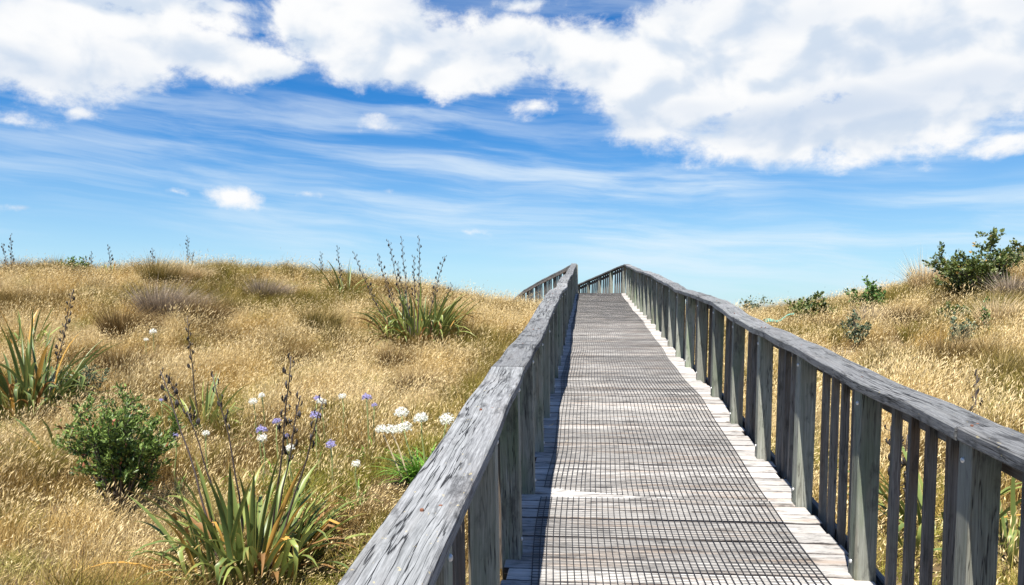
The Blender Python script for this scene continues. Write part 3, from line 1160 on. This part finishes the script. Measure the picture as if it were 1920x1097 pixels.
# ------------------------------------------------------------------ shrubs
def shrub(name, base, width, height, leaf, nleaf, m, label, category='shrub', group=None, seed=0, round_=1.0, stems=14, low=0.25, bend=0.0):
    rs = random.Random(seed)
    e = empty(name, base)
    tag(e, label, category, group)
    SHORT.append((base[0], base[1], width * 0.55, 0.5))
    br = MB()
    fo = MB()
    tips = []
    for i in range(stems):
        a = rs.uniform(0, 2 * math.pi)
        ph = math.acos(rs.uniform(-0.15, 1.0))
        rad = rs.uniform(0.62, 1.14)
        tip = Vector((math.sin(ph) * math.cos(a) * width / 2 * rad + bend * height, math.sin(ph) * math.sin(a) * width / 2 * rad, height * (low + (1 - low) * (0.5 + 0.5 * math.cos(ph)) * rad)))
        b = Vector((rs.uniform(-.05, .05) * width, rs.uniform(-.05, .05) * width, -0.03))
        mid = b.lerp(tip, 0.5) + Vector((rs.uniform(-.06, .06), rs.uniform(-.06, .06), rs.uniform(-.02, .1))) * height
        pts = [b, b.lerp(mid, 0.55), mid, mid.lerp(tip, 0.55) + Vector((0, 0, 0.02)) * height, tip]
        br.tube(pts, [0.011 * height + 0.002, 0.008 * height + 0.001, 0.006 * height, 0.004 * height, 0.002 * height], 5)
        for j in range(5):
            k = rs.choice((1, 2, 2, 3))
            p = pts[k].lerp(pts[k + 1], rs.random())
            q = p + Vector((rs.gauss(0, 1), rs.gauss(0, 1), abs(rs.gauss(0.5, .7)))).normalized() * width * rs.uniform(0.10, 0.26)
            br.tube([p, p.lerp(q, .5) + Vector((0, 0, .01)), q], [0.003 * height + .0005, 0.002 * height + .0005, 0.001], 4)
            tips.append((p, q))
        tips.append((pts[3], tip))
    for i in range(nleaf):
        p, q = rs.choice(tips)
        t = rs.random() ** 0.6 * 1.06
        c = p.lerp(q, t) + Vector((rs.gauss(0, 1), rs.gauss(0, 1), rs.gauss(0, 1))) * leaf * 0.35
        d = ((q - p).normalized() * 0.8 + Vector((rs.gauss(0, .7), rs.gauss(0, .7), rs.gauss(0.25, .6)))).normalized()
        sd_ = d.cross(Vector((rs.gauss(0, 1), rs.gauss(0, 1), rs.gauss(0, 1)))).normalized()
        nn = d.cross(sd_)
        l = leaf * rs.uniform(0.65, 1.2)
        wd = l * 0.2 * rs.uniform(0.8, 1.4) * round_
        tone = (min(1, max(0, c.z / height)), rs.random(), rs.random(), 1)
        fo.add([c, c + d * l * .45 + sd_ * wd + nn * wd * .35, c + d * l * .5, c + d * l * .45 - sd_ * wd + nn * wd * .35, c + d * l - nn * wd * .3],
               [(0, 2, 1), (0, 3, 2), (1, 2, 4), (2, 3, 4)], None, [tone] * 5)
    link('branches', br.mesh('branches', M_BARK, True), e)
    o = link('foliage', fo.mesh('foliage', m), e)
    tag(o, kind='stuff')
    return e


def span(px, d):
    return px * d / F


b = hit(225, 975, 0.0)
shrub('leafy_shrub', b, span(190, b.y), span(240, b.y), 0.050, 9000, M_SHRUB, 'rounded olive green leafy shrub left of the foreground flax', seed=31, round_=0.85, stems=34, low=0.34)
b = hit(150, 755, 0.05)
shrub('leafy_shrub', b, span(110, b.y), span(80, b.y), 0.05, 1000, M_SHRUB2, 'low grey green shrub at the foot of the dense dark flax', seed=32, stems=14)
RG = 'shrubs on the right dune'
for (px, py, wp, hp, lf, n, m, lab, sd_) in [
    (1842, 556, 128, 92, 0.075, 3200, M_DARKLEAF, 'largest dark green bush on the right dune skyline', 41),
    (1796, 552, 62, 42, 0.075, 600, M_DARKLEAF, 'small dark bush touching the left foot of the largest bush', 42),
    (1520, 604, 76, 42, 0.085, 800, M_DARKLEAF, 'low dark bush beside the teal netting on the right dune', 43),
    (1626, 590, 62, 46, 0.085, 500, M_LUPIN, 'green bush on the right dune midway between the teal netting and largest bush', 44),
    (1415, 592, 42, 26, 0.09, 220, M_SHRUB2, 'grey green sprig where the right dune meets the handrail', 45),
    (1603, 645, 34, 44, 0.06, 320, M_SHRUB2, 'small grey green upright plant in dry grass below the skyline bushes', 46),
    (1716, 530, 22, 36, 0.075, 130, M_LUPIN, 'thin leafy sprig on the right skyline left of the largest bush', 47),
    (1786, 600, 46, 26, 0.06, 300, M_DARKLEAF, 'small dark plant just below the largest bush', 48),
    (1792, 642, 60, 32, 0.055, 380, M_SHRUB2, 'sparse grey green plant on bare sand below the largest bush', 49),
    (1849, 622, 10, 52, 0.05, 120, M_LUPIN, 'slender bright green upright stem below the largest bush', 50),
    (1915, 500, 50, 36, 0.08, 300, M_DARKLEAF, 'dark bush at the right edge of the skyline', 51),
    (1905, 468, 40, 14, 0.08, 160, M_DARKLEAF, 'leafy tips above the right end of the dune', 52)]:
    b = hit(px, py, 0.12)
    shrub('dune_bush', b, span(wp, b.y) * 1.25, span(hp, b.y) * 0.98 + 0.24, lf, int(n * 1.6), m, lab, 'bush', RG, sd_, 1.5, 26 if wp > 100 else 12, low=0.12)
for (px, py, wp, hp, lab, sd_) in [(150, 500, 40, 22, 'pale green sprigs on the left skyline left of the leaning seed stalks', 61),
                                   (118, 500, 20, 14, 'tiny green sprig on the skyline at the far left', 62)]:
    b = hit(px, py, 0.2)
    shrub('skyline_sprig', b, span(wp, b.y), span(hp, b.y) + 0.25, 0.09, 160, M_LUPIN, lab, 'sprig', None, sd_, 1.4, 8)

# ------------------------------------------------------------------ tussocks
def tussock(px, py, wp, hp, kind, label, seed, group='tussocks in the dune grass'):
    rs = random.Random(seed)
    b = hit(px, py, 0.08)
    W, H = span(wp, b.y) * 1.35, span(hp, b.y) * 1.4 + 0.18
    mb = MB()
    n = int(900 * max(0.7, min(2.2, W / 0.8)))
    for i in range(n):
        a = rs.uniform(0, 2 * math.pi)
        rr = math.sqrt(rs.random())
        root = Vector((rr * math.cos(a) * W * 0.30, rr * math.sin(a) * W * 0.25, -0.03))
        out = Vector((math.cos(a), math.sin(a), 0)) * rr
        l = H * rs.uniform(0.45, 1.0) * (1.25 if rs.random() < 0.12 else 1.0)
        d = (Vector((0, 0, 1)) + out * rs.uniform(0.25, 0.75) * min(1.5, W / H) + Vector((0.22, 0, 0)) + Vector((rs.gauss(0, .15), rs.gauss(0, .15), 0))).normalized()
        sdv = Vector((rs.gauss(0, 1), rs.gauss(0, 1), 0)).normalized() * 0.0035
        p1 = root + d * l * 0.55
        p2 = p1 + (d + out * 0.35 + Vector((0.25, 0, -0.3))).normalized() * l * 0.45
        g_ = rs.random()
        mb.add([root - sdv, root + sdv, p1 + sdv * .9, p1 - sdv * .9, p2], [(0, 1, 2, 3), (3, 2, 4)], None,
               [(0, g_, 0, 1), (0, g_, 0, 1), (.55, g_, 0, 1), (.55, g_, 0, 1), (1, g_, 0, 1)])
    e = empty('tussock', b)
    tag(e, label, 'tussock', group)
    SHORT.append((b.x, b.y, W * 0.5, 0.5))
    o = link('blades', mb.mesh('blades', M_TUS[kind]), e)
    tag(o, kind='stuff')


for i, a in enumerate([
    (310, 530, 82, 38, 'olive', 'rounded olive tussock on the left skyline below two dark seed stalks'),
    (355, 528, 66, 28, 'straw', 'straw coloured tussock joined to the right of the skyline olive tussock'),
    (320, 592, 120, 52, 'grey', 'wide grey brown tussock below the skyline olive tussock'),
    (385, 605, 70, 40, 'brown', 'brown tussock right of the wide grey brown one'),
    (240, 628, 95, 48, 'brown', 'dark brown tussock left of and below the grey brown one'),
    (238, 702, 100, 48, 'brown', 'dark tussock halfway down the left slope above the leafy shrub'),
    (112, 508, 60, 24, 'olive', 'low dark olive tussock on the skyline at the far left'),
    (35, 510, 50, 22, 'brown', 'low brown tussock at the far left skyline'),
    (600, 615, 66, 36, 'olive', 'olive tussock left of the big flax on the slope'),
    (645, 650, 80, 40, 'olive', 'olive brown tussock just below left of the big flax'),
    (745, 690, 70, 36, 'brown', 'brown tussock straight below the big flax'),
    (790, 735, 90, 38, 'brown', 'brown tussock between the white agapanthus and the big flax'),
    (430, 590, 60, 30, 'olive', 'olive patch of tussock right of the brown pair'),
    (1660, 695, 62, 44, 'olive', 'olive tussock close beyond the right handrail'),
    (1893, 720, 90, 52, 'olive', 'dark olive tussock at the right edge of the near slope'),
    (1750, 545, 80, 50, 'straw', 'bleached straw tussock left of the largest bush'),
    (1880, 610, 80, 44, 'straw', 'bleached tussock below the largest bush at the right'),
    (1700, 610, 70, 36, 'brown', 'brown tussock in the middle of the right slope'),
    (1910, 560, 70, 40, 'grey', 'grey bleached tussock at the right edge under the skyline'),
    (1560, 625, 60, 30, 'brown', 'brown tussock beside the handrail below the low dark bush'),
    (1790, 680, 90, 40, 'brown', 'brown tussock at the foot of the right slope above the dead stalk'),
    (1640, 610, 56, 30, 'grey', 'grey tussock below the midway green bush'),
    (505, 560, 70, 30, 'grey', 'grey tussock high on the slope between skyline and big flax'),
    (560, 690, 80, 36, 'brown', 'brown tussock in mid slope above the purple agapanthus'),
    (880, 640, 60, 34, 'olive', 'olive tussock against the handrail right of the big flax')]):
    tussock(*a, seed=500 + i)


# ------------------------------------------------------------------ agapanthus
def head_mesh(i, m):
    rs = random.Random(700 + i)
    mb = MB()
    n = 34
    for k in range(n):
        z = 1 - (k + 0.5) / n * 1.55
        a = k * 2.39996 + rs.uniform(-.2, .2)
        rr = math.sqrt(max(0, 1 - z * z))
        d = Vector((rr * math.cos(a), rr * math.sin(a), z * 0.8)).normalized()
        base = d * rs.uniform(0.20, 0.30)
        fl = d * rs.uniform(0.55, 1.0)
        x = d.cross(Vector((0.3, 0.8, 0.5))).normalized()
        y = d.cross(x)
        mb.tube([Vector((0, 0, -0.05)), base, fl - d * .2], [0.02, 0.018, 0.025], 4, c=(0, rs.random() * .4, 0, 1))
        c = rs.random()
        for q in range(5):
            t = 2 * math.pi * q / 5 + a
            e1 = x * math.cos(t) + y * math.sin(t)
            e2 = y * math.cos(t) - x * math.sin(t)
            b0 = fl - d * .22
            mb.add([b0, b0 + d * .22 + e1 * .14 + e2 * .065, b0 + d * .30 + e1 * .34, b0 + d * .22 + e1 * .14 - e2 * .065],
                   [(0, 1, 2, 3)], None, [(0, c, 0, 1)] * 4)
    return mb.mesh('flower_head', m)


HEADS = {'white': [head_mesh(i, M_WHITE) for i in range(3)], 'purple': [head_mesh(i + 3, M_PURPLE) for i in range(3)]}


def strap_leaves(n, l, seed):
    rs = random.Random(seed)
    mb = MB()
    for i in range(n):
        a = rs.uniform(0, 2 * math.pi)
        d = Vector((math.cos(a), math.sin(a), 0))
        sdv = Vector((-d.y, d.x, 0))
        root = d * rs.uniform(0, .05)
        ang = rs.uniform(0.1, 0.6)
        L_ = l * rs.uniform(.6, 1.1)
        p, pts = root + Vector((0, 0, -.02)), []
        for k in range(6):
            pts.append(p)
            ang += rs.uniform(.12, .38)
            p = p + (d * math.sin(ang) + Vector((0, 0, math.cos(ang)))) * L_ / 5
        vs, fs = [], []
        g_ = rs.random()
        for k, q in enumerate(pts):
            wd = 0.011 * (1 - (k / 5.2) ** 2.5)
            vs += [q - sdv * wd, q + sdv * wd]
        for k in range(5):
            fs.append((2 * k, 2 * k + 1, 2 * k + 3, 2 * k + 2))
        mb.add(vs, fs, None, [(0, g_, 0, 1)] * len(vs))
    return mb.mesh('leaves', M_AGLEAF)


AGL = [strap_leaves(16, 0.42, 1), strap_leaves(44, 0.50, 2), strap_leaves(12, 0.35, 3)]


def agapanthus(px, py, dia, colour, label, h=0.62, lean=0.0, base=None, leaves=0, dry=False, seed=0):
    rs = random.Random(int(px * 7 + py))
    if base is None:
        q = hit(px, py, h)
        r = ray(px, py)
        top = Vector((0, 0, EZ)) + r * (q.y / r.y)
        b = Vector((q.x + lean, q.y + rs.uniform(-.05, .1), 0))
        b.z = gz(b.x, b.y)
    else:
        b = Vector(base)
        r = ray(px, py)
        top = Vector((0, 0, EZ)) + r * ((b.y + lean) / r.y)
    e = empty('agapanthus', b)
    tag(e, label, 'agapanthus', 'agapanthus flowers in the grass')
    t = top - b
    mb = MB()
    mb.tube([Vector((0, 0, -.02)), t * .35 + Vector((rs.uniform(-.02, .02), 0, .01)), t * .7 + Vector((rs.uniform(-.02, .02), 0, .01)), t], [0.009, 0.008, 0.007, 0.006], 6)
    link('stem', mb.mesh('stem', M_DSTEM if dry else M_GSTEM, True), e)
    hm = HEADS[colour][rs.randrange(3)]
    o = link('flower_head', hm, e)
    o.location = t
    sc = span(dia, top.y) / 2 * 0.95
    o.scale = (sc, sc, sc * 0.85)
    o.rotation_euler = (rs.uniform(-.3, .3), rs.uniform(-.3, .3), rs.uniform(0, 6))
    if leaves:
        o = link('leaves', AGL[(leaves - 1) % 3], e)
        o.rotation_euler = (0, 0, rs.uniform(0, 6))


cb = hit(785, 905, 0.05)
SHORT.append((cb.x, cb.y, 0.55, 0.25))
for k, (px, py, dia, ox, oy, dry, lab) in enumerate([
    (752, 774, 30, -.02, .12, False, 'white agapanthus head highest above the bright green clump'),
    (790, 785, 32, .05, .16, False, 'white agapanthus head to the right of the highest one above the clump'),
    (757, 803, 34, .00, .02, False, 'white agapanthus head touching its neighbour straight above the bright green clump'),
    (732, 807, 30, -.04, .00, True, 'white agapanthus head on a dry pale stem, in the middle of the low cluster'),
    (715, 805, 24, -.10, .02, True, 'small white agapanthus head leftmost of the low cluster'),
    (838, 787, 32, .16, .10, False, 'white agapanthus head nearest the handrail')]):
    bx, by = cb.x + ox, cb.y + oy
    agapanthus(px, py, dia, 'white', lab, base=(bx, by, gz(bx, by)), leaves=2 if k in (0, 1, 2, 5) else 0, dry=dry)
for a in [
    (642, 743, 16, 'white', 'small white agapanthus left of the tall purple one'), (687, 745, 22, 'purple', 'tall purple agapanthus standing alone above the grass', 0.7),
    (702, 760, 13, 'purple', 'small purple agapanthus just right of the tall purple one', 0.55),
    (603, 753, 20, 'white', 'white agapanthus in front of a purple head above the seed stalk'), (595, 747, 16, 'purple', 'purple agapanthus half hidden behind a white head'),
    (592, 779, 24, 'purple', 'purple agapanthus below the white and purple pair'), (620, 833, 22, 'purple', 'pale purple agapanthus low beside the foreground flax'),
    (519, 790, 18, 'purple', 'small purple agapanthus right of the wide purple one'), (490, 806, 24, 'purple', 'wide purple agapanthus over the foreground flax'),
    (492, 822, 22, 'white', 'white agapanthus just under the wide purple one'), (475, 753, 18, 'white', 'white agapanthus left of a dark seed stalk'),
    (491, 742, 16, 'white', 'small white agapanthus close against the tallest dark stalk'), (538, 818, 13, 'purple', 'tiny purple agapanthus between two dark stalks'),
    (544, 840, 19, 'white', 'white agapanthus between the dark stalks above the flax leaves'), (668, 870, 19, 'white', 'lone white agapanthus low in grass left of the green clump', 0.4),
    (386, 813, 16, 'white', 'white agapanthus below the yellowish flax'), (327, 816, 16, 'purple', 'purple agapanthus beside the leafy shrub'),
    (287, 622, 15, 'white', 'white agapanthus far up the left slope', 0.5), (274, 637, 10, 'white', 'tiny white agapanthus below left of the one up the slope', 0.4),
    (302, 750, 9, 'purple', 'tiny purple agapanthus above the leafy shrub', 0.5)]:
    h = a[5] if len(a) > 5 else 0.6
    agapanthus(*a[:5], h=h, leaves=3 if a[1] > 700 else 0)
b = hit(700, 815, 0.0)


# ------------------------------------------------------------------ teal netting scrap and plant sleeve on the right dune
M_TEAL = simple('teal_mesh_cloth', (0.09, 0.26, 0.21), 0.8)
mb = MB()
vs, fs = [], []
n = 14
for k in range(n + 1):
    t = k / n
    q = hit(1432 + 58 * t, 604 - 14 * t * t + 3 * math.sin(t * 7), 0.3)
    z = q.z + 0.30 + 0.04 * math.sin(t * 9)
    wd = 0.06 + 0.03 * math.sin(t * 5 + 1)
    for j, (dy, dz) in enumerate(((-wd, 0.0), (-wd * .3, wd * .5), (wd * .4, wd * .7), (wd * .4, wd * .7 - 0.012), (-wd * .3, wd * .5 - .012), (-wd, -.012))):
        vs.append(Vector((q.x, q.y + dy, z + dz)))
for k in range(n):
    for j in range(6):
        fs.append((k * 6 + j, k * 6 + (j + 1) % 6, (k + 1) * 6 + (j + 1) % 6, (k + 1) * 6 + j))
fs += [tuple(range(6)), tuple(n * 6 + j for j in range(6))]
mb.add(vs, fs)
tag(link('netting_scrap', mb.mesh('netting_scrap', M_TEAL, True)), 'strip of teal mesh netting trailing through grass on the right dune', 'netting')
b = hit(1523, 596, 0.1)
mb = MB()
hgt = span(33, b.y)
r_ = span(7, b.y)
vs, fs = [], []
for rad in (r_, r_ - .008):
    for z in (-0.02, hgt):
        vs += [Vector((rad * math.cos(R(45 + 90 * k)) * 1.2, rad * math.sin(R(45 + 90 * k)) * 1.2, z)) for k in range(4)]
for k in range(4):
    k2 = (k + 1) % 4
    fs += [(k, k2, 4 + k2, 4 + k), (8 + k2, 8 + k, 12 + k, 12 + k2), (4 + k, 4 + k2, 12 + k2, 12 + k)]
mb.add(vs, fs)
o = link('plant_sleeve', mb.mesh('plant_sleeve', simple('dark_teal_plastic', (0.03, 0.10, 0.085), 0.5)))
o.location = b
tag(o, 'dark teal plant sleeve poking out of the low dark bush', 'plant sleeve')

# ------------------------------------------------------------------ dry grass
def tuft(i, kind):
    rs = random.Random(900 + i)
    mb = MB()
    ns, nb = {'seed': (20, 20), 'thick': (8, 32), 'green': (5, 34), 'clump': (0, 85)}[kind]
    for k in range(ns + nb):
        stem = k < ns
        a = rs.uniform(0, 2 * math.pi)
        rr = 0.10 * math.sqrt(rs.random())
        root = Vector((rr * math.cos(a), rr * math.sin(a), -0.03))
        H = rs.uniform(0.24, 0.52) if stem else rs.uniform(0.12, 0.36)
        lean = Vector((rs.gauss(0.13, 0.22), rs.gauss(0.0, 0.22), 0)) if stem else Vector((rs.gauss(0.10, 0.42), rs.gauss(0, 0.42), 0))
        d0 = (Vector((0, 0, 1)) + lean * 0.6).normalized()
        d1 = (Vector((0, 0, 1)) + lean * (1.6 if stem else 2.6) + Vector((0.08, 0, 0))).normalized()
        if kind == 'clump':
            H = rs.uniform(0.30, 0.50)
            root = root * 0.8
            lean = Vector((math.cos(a) * rr * 7 + 0.1 + rs.gauss(0, .1), math.sin(a) * rr * 7 + rs.gauss(0, .1), 0))
            d0 = (Vector((0, 0, 1)) + lean * 0.5).normalized()
            d1 = (Vector((0, 0, 0.75)) + lean * 1.5).normalized()
        q = rs.uniform(0, math.pi)
        sdv = Vector((math.cos(q), math.sin(q), 0)) * (0.0013 if stem else 0.0021)
        if stem and rs.random() < 0.05:
            H *= 1.35
            d0 = (d0 + Vector((rs.gauss(0.5, .5), rs.gauss(0, .4), 0))).normalized()
            d1 = (d1 + d0).normalized()
        p1 = root + d0 * H * 0.5
        p2 = p1 + d1 * H * 0.5
        c = rs.random()
        hs = H / 0.52
        if stem:
            mb.add([root - sdv, root + sdv, p1 + sdv, p1 - sdv, p2], [(0, 1, 2, 3), (3, 2, 4)], None,
                   [(0, c, 0, 1), (0, c, 0, 1), (.5 * hs, c, 0, 1), (.5 * hs, c, 0, 1), (hs, c, .4, 1)])
            d2 = (d1 + Vector((0.35, 0, -0.15)) * rs.uniform(0.2, 1.2)).normalized()
            l = rs.uniform(0.028, 0.058)
            wd = rs.uniform(0.0026, 0.0043)
            x = d2.cross(Vector((rs.gauss(0, 1), rs.gauss(0, 1), rs.gauss(0, 1)))).normalized() * wd
            y = d2.cross(x)
            m1 = p2 + d2 * l * .4
            tip = p2 + d2 * l
            e3 = [m1 + x, m1 - x * .5 + y * .87, m1 - x * .5 - y * .87]
            mb.add([p2 - d2 * .005, *e3, tip], [(0, 2, 1), (0, 3, 2), (0, 1, 3), (1, 2, 4), (2, 3, 4), (3, 1, 4)], None, [(hs, c, 1, 1)] * 5)
        else:
            mb.add([root - sdv, root + sdv, p1 + sdv * .9, p1 - sdv * .9, p2], [(0, 1, 2, 3), (3, 2, 4)], None,
                   [(0, c, 0, 1), (0, c, 0, 1), (.5 * hs, c, 0, 1), (.5 * hs, c, 0, 1), (hs, c, 0, 1)])
    me = mb.mesh('grass_tuft', M_GRASS)
    return bpy.data.objects.new('grass_tuft', me)


TUFTS = [tuft(i, k) for i, k in enumerate(['seed', 'seed', 'seed', 'seed', 'thick', 'thick', 'thick', 'green', 'green', 'clump', 'clump'])]


def grass_points(n, xlo, xhi, ylo, yhi):
    X = rng.uniform(xlo, xhi, n)
    Y = rng.uniform(ylo, yhi, n)
    keep = (X > -0.70 * Y - 2.5) & (X < 0.70 * Y + 2.5)
    dens = np.interp(Y, [2, 7, 12, 18, 25, 31], [1.0, 1.0, 0.72, 0.5, 0.42, 0.2])
    keep &= rng.random(n) < dens
    X, Y = X[keep], Y[keep]
    # keep the walk's underside bare
    hd = HEAD
    l = (X - CORN[0].x) * math.cos(hd) - (Y - CORN[0].y) * math.sin(hd)
    ok = ~((np.abs(l) < 1.02) & (Y < 27.0))
    for k in (1, 2):
        h2, ln = SEGS[k]
        dx, dy = X - CORN[k].x, Y - CORN[k].y
        s_ = dx * math.sin(h2) + dy * math.cos(h2)
        l2 = dx * math.cos(h2) - dy * math.sin(h2)
        ok &= ~((np.abs(l2) < 1.05) & (s_ > -0.3) & (s_ < ln))
    X, Y, l = X[ok], Y[ok], l[ok]
    Z = ground(X, Y)
    tint = np.clip((fbm(X / 1.5, Y / 1.1, 21) - 0.5) * 3.4 + 0.44 + (Y - 10) * 0.014 + rng.normal(0, 0.10, X.size), 0, 1)
    grn = fbm(X / 0.7 + 7, Y / 0.6, 33)
    nearw = np.interp(Y, [4, 9, 15], [0.08, 0.05, -0.02])
    grn = np.clip((grn - 0.56 + nearw) * 6.0, 0, 0.95)
    hgt = 0.12 + 0.60 * fbm(X / 1.7, Y / 1.7, 51) + 1.15 * fbm(X / 0.6, Y / 0.45, 57, 2)
    hgt = hgt * np.where(np.abs(l) < 1.6, 0.72, 1.0) * rng.uniform(0.8, 1.2, X.size) * (1 - 0.25 * grn)
    for (ex, ey, er, eh) in SHORT:
        dd = np.hypot(X - ex, (Y - ey) * np.where(Y < ey, 0.8, 1.0)) / er
        hgt = hgt * np.where(dd < 1, eh + (1 - eh) * np.clip(dd, 0, 1) ** 3, 1.0)
    in_drift = (fbm(X / 1.9 + 3, Y / 1.5, 123, 3) > 0.56 - 0.02 * (X > 4)) & (np.abs(l) > 1.5)
    tint = np.where(in_drift, tint * 0.35, tint - 0.14 * (X > 4))
    bare = fbm(X / 1.5, Y / 1.5, 77)
    thin = (X > 5) & (bare > 0.60)                     # sandy scrapes on the right slope
    keep = ~(in_drift & (rng.random(X.size) < 0.72)) & ~(thin & (rng.random(X.size) < 0.8)) & (rng.random(X.size) < -0.1 + 1.9 * fbm(X / 0.40, Y / 0.36, 91, 2))
    idx = np.where(rng.random(X.size) < grn * 0.9, rng.integers(7, 9, X.size),
                   np.where(rng.random(X.size) < 0.62, rng.integers(0, 4, X.size), rng.integers(4, 7, X.size)))
    return X[keep], Y[keep], Z[keep], tint[keep], grn[keep], hgt[keep], idx[keep]


X, Y, Z, tint, grn, hgt, idx = grass_points(165000, -22, 22, 2.0, 31)
# darker brown and olive clumps gathered in loose drifts
n2 = 26000
X2, Y2 = rng.uniform(-20, 18, n2), rng.uniform(2.5, 27, n2)
drift = fbm(X2 / 1.9 + 3, Y2 / 1.5, 123, 3)
l_ = (X2 - CORN[0].x) * math.cos(HEAD) - (Y2 - CORN[0].y) * math.sin(HEAD)
kk = (drift > 0.545 - 0.02 * (X2 > 4) + 0.05 * rng.random(n2)) & (np.abs(X2) < 0.7 * Y2 + 2.5) & (np.abs(l_) > 1.5) & (rng.random(n2) < 0.8)
X2, Y2 = X2[kk], Y2[kk]
olive = (fbm(X2 / 3.0, Y2 / 3.0, 140, 2) > 0.47)
X, Y, Z = np.r_[X, X2], np.r_[Y, Y2], np.r_[Z, ground(X2, Y2)]
tint = np.r_[tint, np.clip(rng.normal(0.0, 0.12, X2.size), 0, 1)]
grn = np.r_[grn, np.where(olive, rng.uniform(0.3, 0.85, X2.size), rng.uniform(0.0, 0.2, X2.size))]
hgt = np.r_[hgt, rng.uniform(0.75, 1.35, X2.size)]
idx = np.r_[idx, rng.integers(9, 11, X2.size)]
me = bpy.data.meshes.new('dry_grass')
me.from_pydata(np.c_[X, Y, Z].tolist(), [], [])
npt = len(X)


def attr(nm, tp, arr, key):
    a = me.attributes.new(nm, tp, 'POINT')
    a.data.foreach_set(key, np.ascontiguousarray(arr).ravel())


attr('tint', 'FLOAT', tint.astype(np.float32), 'value')
attr('green', 'FLOAT', grn.astype(np.float32), 'value')
attr('pick', 'INT', idx.astype(np.int32), 'value')
attr('spin', 'FLOAT_VECTOR', np.c_[rng.normal(0, .06, npt), rng.normal(0.03, .06, npt), rng.uniform(-1.3, 1.3, npt)].astype(np.float32), 'vector')
attr('size', 'FLOAT_VECTOR', np.c_[np.interp(Y, [5, 20], [1.0, 1.25]), np.interp(Y, [5, 20], [1.0, 1.25]), hgt].astype(np.float32), 'vector')
grass = link('dry_grass', me)
tag(grass, 'dry golden seeding grass covering both dunes beside the boardwalk', 'grass', kind='stuff')
ng = bpy.data.node_groups.new('scatter_grass', 'GeometryNodeTree')
ng.interface.new_socket('Geometry', in_out='INPUT', socket_type='NodeSocketGeometry')
ng.interface.new_socket('Geometry', in_out='OUTPUT', socket_type='NodeSocketGeometry')
gi, go = ng.nodes.new('NodeGroupInput'), ng.nodes.new('NodeGroupOutput')
iop = ng.nodes.new('GeometryNodeInstanceOnPoints')
join = ng.nodes.new('GeometryNodeJoinGeometry')
for t in TUFTS[::-1]:
    oi = ng.nodes.new('GeometryNodeObjectInfo')
    oi.inputs['Object'].default_value = t
    oi.inputs['As Instance'].default_value = False
    g2 = ng.nodes.new('GeometryNodeGeometryToInstance')
    ng.links.new(oi.outputs['Geometry'], g2.inputs[0])
    ng.links.new(g2.outputs[0], join.inputs[0])
ng.links.new(gi.outputs[0], iop.inputs['Points'])
ng.links.new(join.outputs[0], iop.inputs['Instance'])
iop.inputs['Pick Instance'].default_value = True
for nm, tp, sock in (('pick', 'INT', 'Instance Index'), ('spin', 'FLOAT_VECTOR', 'Rotation'), ('size', 'FLOAT_VECTOR', 'Scale')):
    na = ng.nodes.new('GeometryNodeInputNamedAttribute')
    na.data_type = tp
    na.inputs['Name'].default_value = nm
    out = [o for o in na.outputs if o.enabled and o.name == 'Attribute'][0]
    ng.links.new(out, iop.inputs[sock])
ng.links.new(iop.outputs[0], go.inputs[0])
md = grass.modifiers.new('scatter', 'NODES')
md.node_group = ng
print('grass tufts', npt)
